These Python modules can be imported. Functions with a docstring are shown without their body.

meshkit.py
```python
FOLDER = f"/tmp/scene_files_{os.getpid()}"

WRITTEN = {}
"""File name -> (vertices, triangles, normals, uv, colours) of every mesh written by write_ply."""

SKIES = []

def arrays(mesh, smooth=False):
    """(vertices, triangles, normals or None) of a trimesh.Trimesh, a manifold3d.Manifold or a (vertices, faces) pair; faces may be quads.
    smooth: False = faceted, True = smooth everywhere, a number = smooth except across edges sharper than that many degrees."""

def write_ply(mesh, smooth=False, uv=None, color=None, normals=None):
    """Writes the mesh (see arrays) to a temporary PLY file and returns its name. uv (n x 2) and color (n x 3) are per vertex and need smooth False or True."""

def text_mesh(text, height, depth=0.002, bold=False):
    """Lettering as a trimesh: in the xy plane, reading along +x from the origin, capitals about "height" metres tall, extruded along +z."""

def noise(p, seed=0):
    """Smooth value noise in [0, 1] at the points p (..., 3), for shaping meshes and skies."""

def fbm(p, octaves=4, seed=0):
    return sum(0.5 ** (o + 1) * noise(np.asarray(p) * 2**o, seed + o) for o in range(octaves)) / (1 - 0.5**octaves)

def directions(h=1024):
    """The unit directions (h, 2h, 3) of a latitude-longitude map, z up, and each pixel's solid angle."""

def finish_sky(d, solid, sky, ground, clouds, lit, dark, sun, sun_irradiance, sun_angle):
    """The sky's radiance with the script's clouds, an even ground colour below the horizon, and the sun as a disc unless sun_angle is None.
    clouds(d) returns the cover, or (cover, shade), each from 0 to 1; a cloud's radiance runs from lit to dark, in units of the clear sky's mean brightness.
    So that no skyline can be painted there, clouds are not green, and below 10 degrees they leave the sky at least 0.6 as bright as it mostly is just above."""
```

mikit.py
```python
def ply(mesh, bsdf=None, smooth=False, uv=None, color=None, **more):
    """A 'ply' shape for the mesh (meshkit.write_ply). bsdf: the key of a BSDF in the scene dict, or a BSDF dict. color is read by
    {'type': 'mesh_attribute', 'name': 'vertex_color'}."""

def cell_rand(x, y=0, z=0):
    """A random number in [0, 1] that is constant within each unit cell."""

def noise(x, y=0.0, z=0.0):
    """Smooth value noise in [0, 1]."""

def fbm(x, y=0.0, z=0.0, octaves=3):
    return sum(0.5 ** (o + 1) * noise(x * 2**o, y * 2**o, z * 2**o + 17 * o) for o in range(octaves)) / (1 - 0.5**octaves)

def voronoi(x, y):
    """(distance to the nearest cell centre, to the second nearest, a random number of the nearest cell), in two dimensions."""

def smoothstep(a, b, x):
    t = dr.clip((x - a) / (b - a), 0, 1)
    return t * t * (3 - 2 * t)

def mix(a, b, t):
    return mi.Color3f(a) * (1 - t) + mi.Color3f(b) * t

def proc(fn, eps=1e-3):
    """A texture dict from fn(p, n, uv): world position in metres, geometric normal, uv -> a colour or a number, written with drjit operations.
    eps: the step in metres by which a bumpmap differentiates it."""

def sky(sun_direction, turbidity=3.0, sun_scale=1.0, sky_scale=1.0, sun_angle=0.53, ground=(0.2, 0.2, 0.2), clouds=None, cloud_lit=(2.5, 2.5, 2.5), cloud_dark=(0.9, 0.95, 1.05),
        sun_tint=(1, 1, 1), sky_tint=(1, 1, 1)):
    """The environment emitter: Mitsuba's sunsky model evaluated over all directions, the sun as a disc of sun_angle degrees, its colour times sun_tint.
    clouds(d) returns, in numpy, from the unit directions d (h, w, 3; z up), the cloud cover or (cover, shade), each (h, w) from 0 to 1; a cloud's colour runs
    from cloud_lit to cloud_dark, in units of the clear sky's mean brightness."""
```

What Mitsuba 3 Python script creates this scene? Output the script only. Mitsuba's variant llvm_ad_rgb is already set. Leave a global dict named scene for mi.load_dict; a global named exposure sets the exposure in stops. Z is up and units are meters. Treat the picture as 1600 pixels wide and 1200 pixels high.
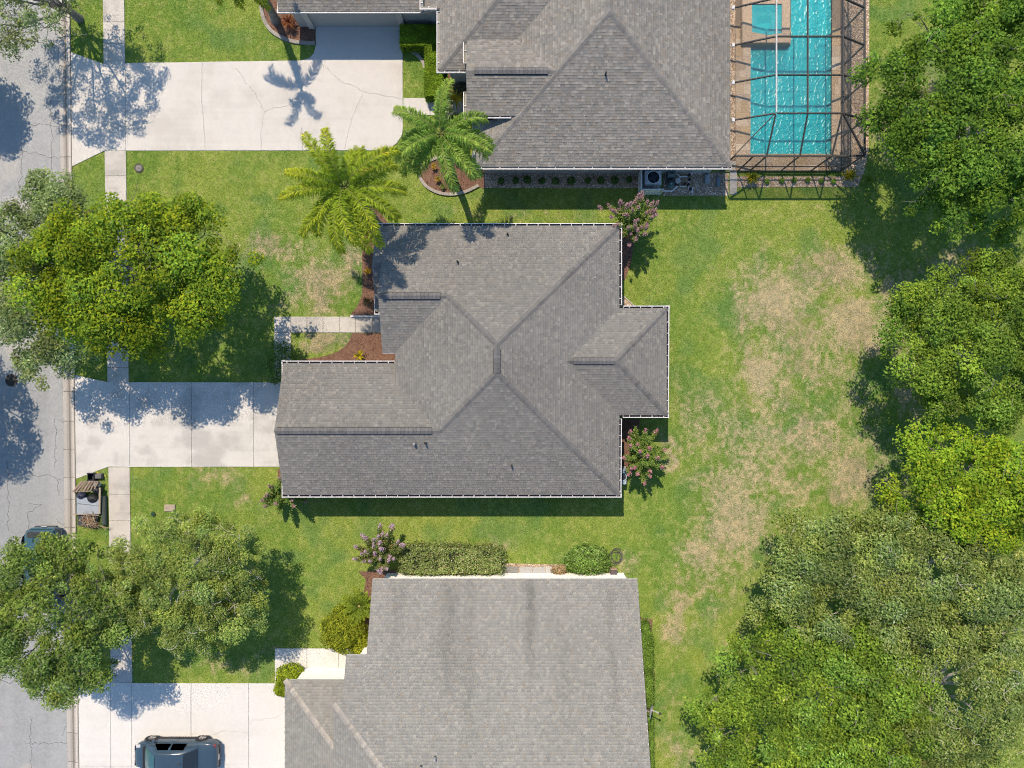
import math, random
import numpy as np, trimesh, shapely, drjit as dr, mitsuba as mi, mikit, meshkit
from shapely.geometry import Polygon, LineString, box, MultiPolygon, Point
from shapely.ops import unary_union
from mikit import noise, fbm, voronoi, cell_rand, smoothstep, mix

T = mi.ScalarTransform4f
scene, labels = {}, {}
# ------------------------------------------------------------------ camera, sky, exposure
H, FPX = 42.0, 1134.0                     # height of the drone in metres, focal length in pixels of the 1600 wide photograph
scene['camera'] = {'type': 'perspective', 'fov': math.degrees(2 * math.atan(800 / FPX)), 'fov_axis': 'x', 'near_clip': 0.5, 'far_clip': 3000.0,
                   'to_world': T().look_at(origin=[0, 0, H], target=[0, 0, 0], up=[0, 1, 0])}
scene['sky'] = mikit.sky((-0.20, 0.56, 1.0), turbidity=3.0, sun_tint=(1.0, 0.985, 0.965), sky_scale=1.6, sky_tint=(0.97, 1.0, 0.96))
exposure = 1.9


def P(u, v, z=0.0):
    """The point at height z seen at pixel (u, v) of the survey photograph, nadir at the middle."""
    s = (H - z) / FPX
    return np.array([(u - 800) * s, (600 - v) * s])


def PP(pts, z=0.0):
    return [tuple(P(u, v, z)) for u, v in pts]


def PPoly(pts, z=0.0):
    return Polygon(PP(pts, z))


# ------------------------------------------------------------------ scene helpers
def numbered(name):
    used = lambda k: k in scene or any(s.startswith(k + '__') for s in keys_cache)
    if name not in taken:
        taken[name] = 0
        return name
    taken[name] += 1
    return f'{name}_{taken[name]:03d}'


taken, keys_cache = {}, set()
TONE = {'m_rough': .66, 'm_paint': .68, 'm_gloss': .75, 'm_shingle': .66, 'm_leaf': 1.0}   # overall level of the painted and rough colours


def arr(mesh, smooth=False):
    return meshkit.arrays(mesh, smooth)


def put(name, mesh, bsdf, parent=None, color=None, smooth=False, numbering=True):
    """One entry of the scene; color: one colour or one per vertex (vertex_color)."""
    key = f'{parent}__{name}' if parent else name
    key = numbered(key) if numbering else key
    if color is not None:
        c = np.asarray(color, float) * TONE.get(bsdf, 1.0)
        v, f, n = arr(mesh, smooth if smooth is not True else False)
        if c.ndim == 1:
            c = np.tile(c, (len(v), 1))
        scene[key] = mikit.ply((v, f), bsdf, smooth=bool(smooth), color=c)
    else:
        scene[key] = mikit.ply(mesh, bsdf, smooth=smooth)
    return key


def thing(name, label, cat, group=None):
    key = numbered(name)
    tag(key, label, cat, group)
    return key


def tag(key, label, cat, group=None):
    labels[key] = {'label': label, 'category': cat}
    if group:
        labels[key]['group'] = group


def struct(key, label=None):
    labels[key] = {'kind': 'structure'}
    if label:
        labels[key]['label'] = label


def stuff(key, label=None, cat=None):
    labels.setdefault(key, {})['kind'] = 'stuff'
    if label:
        labels[key]['label'] = label
    if cat:
        labels[key]['category'] = cat


def polys(g):
    if g.is_empty:
        return []
    if g.geom_type == 'Polygon':
        return [g]
    return [p for p in getattr(g, 'geoms', []) if p.geom_type == 'Polygon']


def sheet(g, z):
    """A flat triangulated sheet of a shapely area."""
    vs, fs, n = [], [], 0
    for p in polys(g):
        if p.area < 1e-6:
            continue
        v, f = trimesh.creation.triangulate_polygon(p, engine='earcut')
        vs.append(np.c_[v, np.full(len(v), z)])
        f = np.array(f)
        a, b, c = (v[f[:, k]] for k in range(3))
        cr = (b[:, 0] - a[:, 0]) * (c[:, 1] - a[:, 1]) - (b[:, 1] - a[:, 1]) * (c[:, 0] - a[:, 0])
        f[cr < 0] = f[cr < 0][:, ::-1]
        fs.append(f + n)
        n += len(v)
    return np.vstack(vs), np.vstack(fs)


def slab(p, z0, z1, ch=0.0):
    """A polygon extruded from z0 to z1, its top edge chamfered by ch."""
    p = p.simplify(0.001)
    m = [trimesh.creation.extrude_polygon(q, z1 - z0, engine='earcut').apply_translation([0, 0, z0]) for q in polys(p) if q.area > 1e-5]
    return trimesh.util.concatenate(m)


def bx(x0, x1, y0, y1, z0, z1):
    m = trimesh.creation.box([x1 - x0, y1 - y0, z1 - z0])
    return m.apply_translation([(x0 + x1) / 2, (y0 + y1) / 2, (z0 + z1) / 2])


def bar(a, b, w, h, up=(0, 0, 1)):
    """A box beam from a to b, w wide, h high."""
    a, b = np.array(a, float), np.array(b, float)
    d = b - a
    L = np.linalg.norm(d)
    d /= L
    s = np.cross(d, up)
    if np.linalg.norm(s) < 1e-6:
        s = np.cross(d, [1, 0, 0])
    s /= np.linalg.norm(s)
    n = np.cross(s, d)
    m = trimesh.creation.box([L, w, h])
    M = np.eye(4)
    M[:3, 0], M[:3, 1], M[:3, 2], M[:3, 3] = d, s, n, (a + b) / 2
    return m.apply_transform(M)


def cyl(a, b, r, n=12, r2=None):
    return tube([a, b], [r, r if r2 is None else r2], n, caps=True)


def tube(pts, radii, sides=6, caps=False):
    p = np.asarray(pts, float)
    r = np.broadcast_to(np.asarray(radii, float), (len(p),))
    t = np.gradient(p, axis=0)
    t /= np.linalg.norm(t, axis=1, keepdims=True) + 1e-12
    a = np.cross(t, np.where(np.abs(t[:, 2:]) < 0.9, [0, 0, 1.0], [1.0, 0, 0]))
    a /= np.linalg.norm(a, axis=1, keepdims=True) + 1e-12
    b = np.cross(t, a)
    ang = np.arange(sides) * 2 * np.pi / sides
    v = p[:, None] + r[:, None, None] * (np.cos(ang)[None, :, None] * a[:, None] + np.sin(ang)[None, :, None] * b[:, None])
    i, j = np.meshgrid(np.arange(len(p) - 1), np.arange(sides), indexing='ij')
    q = np.stack([i * sides + j, i * sides + (j + 1) % sides, (i + 1) * sides + (j + 1) % sides, (i + 1) * sides + j], -1).reshape(-1, 4)
    f = np.vstack([q[:, [0, 1, 2]], q[:, [0, 2, 3]]])
    v = v.reshape(-1, 3)
    if caps:
        n = len(v)
        v = np.vstack([v, p[0], p[-1]])
        k = np.arange(sides)
        e = (len(p) - 1) * sides
        f = np.vstack([f, np.stack([k * 0 + n, (k + 1) % sides, k], 1), np.stack([k * 0 + n + 1, e + k, e + (k + 1) % sides], 1)])
    return trimesh.Trimesh(v, f, process=False)


def joinv(parts):
    """Joins (v, f) or trimesh pieces into one (v, f)."""
    vs, fs, n = [], [], 0
    for m in parts:
        v, f = (m.vertices, m.faces) if hasattr(m, 'vertices') else m
        vs.append(np.asarray(v))
        fs.append(np.asarray(f) + n)
        n += len(v)
    return np.vstack(vs), np.vstack(fs)


def joinc(parts):
    """Joins ((v, f), colour) pieces into (v, f), per-vertex colours."""
    cs = []
    for m, c in parts:
        v = m.vertices if hasattr(m, 'vertices') else m[0]
        c = np.asarray(c, float)
        cs.append(np.tile(c, (len(v), 1)) if c.ndim == 1 else c)
    return joinv([m for m, _ in parts]), np.vstack(cs)


def rounded_box(x0, x1, y0, y1, z0, z1, r):
    import manifold3d as m3
    r = min(r, (x1 - x0) / 2.01, (y1 - y0) / 2.01, (z1 - z0) / 2.01)
    s = m3.Manifold.sphere(r, 12)
    m = m3.Manifold.batch_hull([s.translate((x, y, z)) for x in (x0 + r, x1 - r) for y in (y0 + r, y1 - r) for z in (z0 + r, z1 - r)])
    k = m.to_mesh()
    return trimesh.Trimesh(np.array(k.vert_properties[:, :3]), np.array(k.tri_verts), process=False)


# ------------------------------------------------------------------ materials
def principled(color, rough=0.6, spec=0.4, **k):
    return {'type': 'principled', 'base_color': color, 'roughness': rough, 'specular': spec, **k}


VC = {'type': 'mesh_attribute', 'name': 'vertex_color'}
DRY = [(1215, 470, 75, 62, 1.0), (1195, 590, 60, 80, .85), (1310, 425, 80, 45, .8), (1350, 515, 95, 60, 1.0), (1335, 640, 60, 60, .55), (1265, 690, 70, 50, .85),
       (1150, 800, 62, 95, .9), (1100, 870, 55, 50, .75), (1340, 750, 70, 55, .85), (1240, 770, 70, 40, .6), (1060, 955, 28, 70, .75), (1150, 1010, 45, 40, .4),
       (500, 445, 55, 55, .9), (430, 385, 70, 38, .6), (548, 420, 18, 50, .9), (470, 470, 60, 25, .6), (505, 538, 45, 16, .9), (545, 535, 25, 20, .6), (985, 885, 22, 22, .6),
       (1385, 190, 25, 70, .75), (1440, 170, 40, 60, .5), (340, 735, 60, 25, .45), (380, 775, 25, 20, .5), (780, 850, 35, 14, .35), (1060, 690, 45, 22, .55), (1045, 715, 12, 28, .8),
       (1060, 1180, 30, 40, .6), (1070, 610, 30, 50, .3), (1500, 420, 90, 40, .7), (740, 330, 90, 10, .25), (250, 640, 20, 8, .3), (850, 330, 100, 8, .3), (1270, 335, 120, 14, .25),
       (1400, 480, 45, 70, .8), (1420, 600, 25, 90, .6), (1040, 1080, 30, 60, .3), (345, 1040, 60, 14, .45), (420, 1020, 20, 30, .4)]
DRY += [(1260, 540, 120, 110, .62), (1180, 720, 90, 140, .62), (1330, 700, 90, 80, .55), (1110, 900, 70, 70, .6), (1250, 430, 120, 50, .6), (1100, 650, 60, 60, .45), (1090, 760, 40, 60, .4), (1500, 890, 50, 30, .2)]
DRYW = [(*P(u, v), a * H / FPX, b * H / FPX, w) for u, v, a, b, w in DRY]


def lawn_color(p, n, uv):
    x, y = p.x, p.y
    wx, wy = x + 1.5 * (fbm(x * 0.9, y * 0.9, 3.0, 3) - 0.5), y + 1.9 * (fbm(x * 0.9, y * 0.9, 9.0, 3) - 0.5)
    d = mi.Float(0)
    for cx, cy, a, b, w in DRYW:
        d = dr.maximum(d, w * dr.exp(-1.2 * (dr.square((wx - cx) / a) + dr.square((wy - cy) / b))))
    n1 = fbm(x * 1.3, y * 1.1, 1.0, 3)
    n2 = fbm(x * 4.5, y * 4.0, 5.0, 2)
    n3 = cell_rand(x * 16, y * 16, 2)
    n4 = fbm(x * 0.22, y * 0.22, 7.0, 2)
    d = d + (0.30 + 0.70 * smoothstep(0.0, 0.5, d)) * (0.60 * (n1 - 0.5) + 0.85 * (n2 - 0.5) + 0.35 * (n3 - 0.5))
    t = smoothstep(0.06, 0.98, d)
    g = mix((0.105, 0.165, 0.036), (0.170, 0.208, 0.048), smoothstep(0.25, 0.75, n4 * 0.55 + n1 * 0.45))
    g = mix(g, (0.225, 0.220, 0.085), smoothstep(0.42, 0.85, n2) * 0.42)
    g = mix(g, (0.072, 0.142, 0.050), smoothstep(0.5, 0.8, fbm(x * 0.7, y * 0.7, 21.0, 2)) * 0.5)
    s = mix((0.37, 0.300, 0.225), (0.28, 0.225, 0.180), smoothstep(0.3, 0.75, fbm(x * 0.6, y * 0.6, 13.0, 2)))
    s = mix(s, (0.42, 0.325, 0.20), smoothstep(0.5, 0.8, n2) * 0.5)
    c = mix(g * mi.Color3f(1.16, 1.25, 1.10), s, t * 0.73)
    return c * (0.78 + 0.24 * n3 + 0.20 * n2)


def concrete(base, dirt, amount, scale=1.0, seed=0.0, blotch=0.0):
    def fn(p, n, uv):
        x, y = p.x * scale, p.y * scale
        a = fbm(x * 0.5, y * 0.6, 3.0 + seed, 4)
        b = fbm(x * 3.1, y * 2.2, 8.0 + seed, 3)
        g = noise(p.x * 11, p.y * 11, 4.0)
        streak = fbm(x * 0.25, y * 6.0, 2.0 + seed, 2)
        t = smoothstep(0.45, 0.85, a * 0.6 + b * 0.3 + streak * 0.15) * amount
        if blotch:
            t = dr.maximum(t, smoothstep(0.50, 0.80, fbm(x * 0.7, y * 0.9, 31.0 + seed, 4) + 0.12 * (b - 0.5)) * blotch)
        return mix(base, dirt, t) * (0.94 + 0.05 * g + 0.07 * b)
    return fn


def asphalt(p, n, uv):
    a = fbm(p.x * 0.45, p.y * 0.12, 3.0, 3)
    b = fbm(p.x * 2.2, p.y * 2.2, 8.0, 3)
    g = noise(p.x * 12, p.y * 12, 4.0)
    lane = smoothstep(0.35, 0.65, noise(p.x * 1.1, p.y * 0.05, 5.0))
    tan = smoothstep(0.62, 0.78, fbm(p.x * 0.5, p.y * 0.4, 15.0, 3))
    c = mix((0.225, 0.240, 0.250), (0.300, 0.312, 0.320), a * 0.6 + lane * 0.4)
    c = mix(c, (0.40, 0.38, 0.345), tan * 0.45)
    return c * (0.84 + 0.18 * g + 0.14 * b)


def mulch_color(p, n, uv):
    g = cell_rand(p.x * 22 + 3 * noise(p.x * 9, p.y * 9), p.y * 26, 4)
    b = fbm(p.x * 2.0, p.y * 2.0, 8.0, 3)
    return mix((0.085, 0.048, 0.037), (0.225, 0.140, 0.105), g * 0.55 + b * 0.45)


def gravel_color(p, n, uv):
    d1, d2, r = voronoi(p.x * 13, p.y * 13)
    c = mix((0.22, 0.165, 0.12), (0.55, 0.44, 0.33), r)
    c = mix(c, (0.480, 0.440, 0.400), smoothstep(0.8, 0.95, r))
    return c * (0.45 + 0.75 * smoothstep(0.02, 0.3, d2 - d1))


def bark(p, n, uv):
    g = fbm(p.x * 9, p.y * 9, p.z * 2.5, 3)
    return mix((0.12, 0.10, 0.085), (0.34, 0.31, 0.28), g)


def pool_tile(p, n, uv):
    b = fbm(p.x * 1.2, p.y * 1.2, 8.0, 3)
    return mix((0.03, 0.52, 0.60), (0.06, 0.62, 0.68), b)


def two(b):
    return {'type': 'twosided', 'bsdf': b}


M = {
    'm_lawn': two({'type': 'diffuse', 'reflectance': mikit.proc(lawn_color)}),
    'm_drive': principled(mikit.proc(concrete((0.500, 0.498, 0.488), (0.235, 0.235, 0.23), 0.55, blotch=0.50)), 0.85, 0.3),
    'm_drive_b': principled(mikit.proc(concrete((0.490, 0.480, 0.462), (0.355, 0.340, 0.315), 0.55, seed=40)), 0.85, 0.3),
    'm_drive_c': principled(mikit.proc(concrete((0.545, 0.542, 0.530), (0.450, 0.440, 0.420), 0.5, seed=80)), 0.85, 0.3),
    'm_walk': principled(mikit.proc(concrete((0.450, 0.435, 0.410), (0.235, 0.228, 0.215), 0.70, seed=20, blotch=0.55)), 0.85, 0.3),
    'm_asphalt': principled(mikit.proc(asphalt), 0.8, 0.3),
    'm_mulch': {'type': 'diffuse', 'reflectance': mikit.proc(mulch_color)},
    'm_gravel': {'type': 'diffuse', 'reflectance': mikit.proc(gravel_color)},
    'm_bark': principled(mikit.proc(bark), 0.9, 0.2),
    'm_shingle': two(principled(VC, 0.9, 0.25)),
    'm_leaf': {'type': 'principledthin', 'base_color': VC, 'roughness': 0.38, 'diff_trans': 0.8, 'spec_trans': 0.0},
    'm_paint': two(principled(VC, 0.55, 0.4)),
    'm_rough': two(principled(VC, 0.85, 0.25)),
    'm_gloss': two(principled(VC, 0.12, 0.6, clearcoat=0.8, clearcoat_gloss=0.95)),
    'm_glass': principled({'type': 'rgb', 'value': (0.015, 0.02, 0.024)}, 0.03, 0.9),
    'm_glass_teal': principled({'type': 'rgb', 'value': (0.030, 0.085, 0.095)}, 0.05, 0.9),
    'm_pool': {'type': 'diffuse', 'reflectance': mikit.proc(pool_tile)},
    'm_water': {'type': 'blendbsdf', 'weight': 0.60, 'a': {'type': 'null'}, 'b': two(principled({'type': 'rgb', 'value': (0.004, 0.48, 0.57)}, 0.30, 0.6))},
    'm_screen_side': {'type': 'mask', 'opacity': 0.40, 'nested': two({'type': 'diffuse', 'reflectance': {'type': 'rgb', 'value': (0.11, 0.11, 0.115)}})},
    'm_screen': {'type': 'mask', 'opacity': 0.22, 'nested': two({'type': 'diffuse', 'reflectance': {'type': 'rgb', 'value': (0.11, 0.11, 0.115)}})},
}
scene.update(M)
# ------------------------------------------------------------------ houses
PI = math.pi


def plane(direction, at, z, p):
    """A roof plane whose level eave line lies at coordinate `at`, facing direction N, S, E or W."""
    return {'N': (0, -p, z + p * at), 'S': (0, p, z - p * at), 'E': (-p, 0, z + p * at), 'W': (p, 0, z - p * at)}[direction]


BIG = 200.0


def halfplane(a, b, c):
    """The area where a x + b y + c <= 0, as a large polygon."""
    n = math.hypot(a, b)
    if n < 1e-9:
        return box(-BIG, -BIG, BIG, BIG) if c <= 0 else Polygon()
    q = np.array([a, b]) * (-c / n ** 2)
    u, t = np.array([a, b]) / n, np.array([-b, a]) / n
    return Polygon([q + t * BIG, q - t * BIG, q - t * BIG - u * BIG, q + t * BIG - u * BIG])


class Body:
    def __init__(self, foot, planes):
        self.foot, self.planes = foot, planes

    def h(self, x, y):
        return min(a * x + b * y + c for a, b, c in self.planes)

    def part(self, k):
        g = self.foot
        for j, q in enumerate(self.planes):
            if j != k:
                p = self.planes[k]
                g = g.intersection(halfplane(p[0] - q[0], p[1] - q[1], p[2] - q[2]))
        return g


def roof_faces(bodies):
    out = []
    for i, b in enumerate(bodies):
        for k, p in enumerate(b.planes):
            g = b.part(k)
            for j, o in enumerate(bodies):
                if j == i or g.is_empty:
                    continue
                cover = o.foot
                for q in o.planes:
                    cover = cover.intersection(halfplane(p[0] - q[0], p[1] - q[1], p[2] - q[2] + (2e-3 if j > i else -2e-3)))
                g = g.difference(cover.buffer(1e-5, join_style=2))
            g = g.buffer(-0.03, join_style=2).buffer(0.03, join_style=2)
            for poly in polys(g):
                if poly.area > 0.01:
                    out.append((poly, p, i, k))
    return out


def zat(p, xy):
    xy = np.asarray(xy, float)
    return p[0] * xy[:, 0] + p[1] * xy[:, 1] + p[2]


def shingles(faces, color_fn, rng, expo=0.143, widths=(0.08, 0.24), thick=(0.013, 0.030), regular=False):
    """Every shingle tab of the roof as a thin wedge: (v, f), colours."""
    V, F, C, n = [], [], [], 0
    for poly, (a, b, c), i, k in faces:
        s = math.hypot(a, b)
        up, t = np.array([a, b]) / s, np.array([-b, a]) / s
        e = expo / math.sqrt(1 + s * s)
        xy = np.array(poly.exterior.coords)
        q = Polygon(np.c_[xy @ t, xy @ up], [np.c_[np.array(r.coords) @ t, np.array(r.coords) @ up] for r in poly.interiors])
        s0, r0, s1, r1 = q.bounds
        rows = np.arange(math.floor(r0 / e), math.ceil(r1 / e))
        A = []
        for r in rows:
            if regular:
                m = int((s1 - s0) / widths[0]) + 3
                edges = (math.floor(s0 / widths[0]) - 1 + np.arange(m)) * widths[0] + (r % 2) * widths[0] / 2 + 0.02 * rng.standard_normal()
            else:
                w = rng.uniform(*widths, int((s1 - s0) / widths[0]) + 4)
                edges = s0 - rng.uniform(0, 0.4) + np.cumsum(w)
                edges = np.r_[s0 - 0.5, edges]
                edges = edges[edges < s1 + 0.5]
            A.append(np.c_[edges[:-1], edges[1:], np.full(len(edges) - 1, r * e)])
        A = np.vstack(A)
        top = A[:, 2] + 1.5 * e
        boxes = shapely.box(A[:, 0], A[:, 2], A[:, 1], top)
        shapely.prepare(q)
        full = shapely.contains_properly(q, boxes)
        part = np.nonzero(~full & shapely.intersects(q, boxes))[0]
        th = rng.uniform(*thick, len(A))
        col = color_fn(((A[:, :1] + A[:, 1:2]) / 2) * t + (A[:, 2:3] + e / 2) * up, k, rng)
        I = np.nonzero(full)[0]
        sa, sb, ra, rb, h = A[I, 0] + 0.002, A[I, 1] - 0.002, A[I, 2], top[I], th[I]

        def pt(ss, rr, dz):
            w = ss[:, None] * t + rr[:, None] * up
            return np.c_[w, a * w[:, 0] + b * w[:, 1] + c + dz]
        v = np.stack([pt(sa, ra, h), pt(sb, ra, h), pt(sb, rb, h * 0), pt(sa, rb, h * 0), pt(sa, ra, h * 0 - 0.004), pt(sb, ra, h * 0 - 0.004)], 1)
        f = np.array([[0, 1, 2], [0, 2, 3], [4, 5, 1], [4, 1, 0], [4, 0, 3], [1, 5, 2]])
        if t[0] * up[1] - t[1] * up[0] < 0:
            f = f[:, ::-1]
        V.append(v.reshape(-1, 3))
        F.append((f[None] + (np.arange(len(I)) * 6)[:, None, None]).reshape(-1, 3) + n)
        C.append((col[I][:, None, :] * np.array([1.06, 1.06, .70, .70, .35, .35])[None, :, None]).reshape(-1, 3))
        n += 6 * len(I)
        for j in part:
            for g in polys(boxes[j].intersection(q)):
                if g.area < 2e-4:
                    continue
                g = shapely.geometry.polygon.orient(g)
                m = np.array(g.exterior.coords)[:-1]
                if g.convex_hull.area < g.area * 1.001:
                    tri = np.array([[0, x, x + 1] for x in range(1, len(m) - 1)])
                else:
                    m2, tri = trimesh.creation.triangulate_polygon(g, engine='earcut')
                    if len(m2) != len(m):
                        m, tri = np.asarray(m2), np.asarray(tri)
                w = m[:, :1] * t + m[:, 1:] * up
                z = a * w[:, 0] + b * w[:, 1] + c
                lift = th[j] * (1 - (m[:, 1] - A[j, 2]) / (1.5 * e))
                L = len(m)
                vv = np.vstack([np.c_[w, z + lift], np.c_[w, z - 0.006]])
                x = np.arange(L)
                sk = np.vstack([np.c_[x + L, (x + 1) % L + L, (x + 1) % L], np.c_[x + L, (x + 1) % L, x]])
                ff = np.vstack([tri, sk])
                if t[0] * up[1] - t[1] * up[0] < 0:
                    ff = ff[:, ::-1]
                V.append(vv)
                F.append(ff + n)
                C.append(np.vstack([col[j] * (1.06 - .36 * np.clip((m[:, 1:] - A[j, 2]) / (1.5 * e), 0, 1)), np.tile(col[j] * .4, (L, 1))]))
                n += 2 * L
    return (np.vstack(V), np.vstack(F)), np.vstack(C)


def deck(faces, depth=0.17):
    """The roof deck and its fascia: each face a slab whose sides stand upright."""
    parts = []
    for poly, p, i, k in faces:
        v, f = sheet(poly, 0)
        zt = zat(p, v[:, :2]) - 0.012
        parts.append((np.c_[v[:, :2], zt], f))
        parts.append((np.c_[v[:, :2], zt - depth], f[:, ::-1]))
        for ring in [poly.exterior, *poly.interiors]:
            m = np.array(ring.coords)
            z = zat(p, m) - 0.012
            L = len(m)
            vv = np.vstack([np.c_[m, z], np.c_[m, z - depth]])
            x = np.arange(L - 1)
            parts.append((vv, np.vstack([np.c_[x + L, x + L + 1, x + 1], np.c_[x + L, x + 1, x]])))
    return joinv(parts)


def hip_lines(faces, min_len=0.4):
    """The hips and ridges: (a, b, plane one, plane two) where two faces of one body meet."""
    out = []
    for x in range(len(faces)):
        for y in range(x + 1, len(faces)):
            f, g = faces[x], faces[y]
            if f[2] != g[2]:
                continue
            p, q = f[1], g[1]
            A, B, Cc = p[0] - q[0], p[1] - q[1], p[2] - q[2]
            n = math.hypot(A, B)
            if n < 1e-6:
                continue
            o, t = np.array([A, B]) * (-Cc / n ** 2), np.array([-B, A]) / n
            line = LineString([o - t * 100, o + t * 100]).intersection(f[0].buffer(2e-3)).intersection(g[0].buffer(2e-3))
            for l in ([line] if line.geom_type == 'LineString' else getattr(line, 'geoms', [])):
                if l.geom_type == 'LineString' and l.length > min_len:
                    c = np.array(l.coords)[[0, -1]]
                    z = zat(p, c)
                    e = np.c_[c, z]
                    if z[0] > z[1]:
                        e = e[::-1]
                    out.append((e[0], e[1], p, q))
    return out


def caps(lines, color_fn, rng, w=0.15, step=0.145, lift=0.022):
    """Folded cap shingles along the hips and ridges."""
    parts = []
    for a, b, p, q in lines:
        d = b - a
        L = np.linalg.norm(d[:2])
        d /= np.linalg.norm(d)
        t = d[:2] / np.linalg.norm(d[:2])
        s = np.array([-t[1], t[0]])
        mid = (a + b)[:2] / 2 + s * 0.1
        hp, hq = zat(p, [mid])[0], zat(q, [mid])[0]
        left, right = (p, q) if hp <= hq else (q, p)
        K = max(1, int(L / step))
        for k in range(K):
            x0, x1 = L * k / K - 0.01, L * (k + 1.5) / K
            c = color_fn(np.array([a[:2] + t * x0]), 9, rng)[0]
            h = lift + rng.uniform(0, 0.008)
            rows = []
            for x, dz in ((x0, h + 0.014), (min(x1, L), h)):
                o = a[:2] + t * x
                zl, zr, zm = zat(left, [o + s * w])[0], zat(right, [o - s * w])[0], zat(p, [o])[0]
                rows += [[*(o + s * w), zl + dz * 0.7], [*o, zm + dz + 0.012], [*(o - s * w), zr + dz * 0.7], [*(o + s * w), zl - 0.01], [*o, zm - 0.01], [*(o - s * w), zr - 0.01]]
            f = [[1, 0, 6], [1, 6, 7], [2, 1, 7], [2, 7, 8], [0, 3, 9], [0, 9, 6], [5, 2, 8], [5, 8, 11], [3, 0, 1], [3, 1, 4], [4, 1, 2], [4, 2, 5]]
            parts.append(((np.array(rows), np.array(f)), c))
    return joinc(parts)


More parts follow.
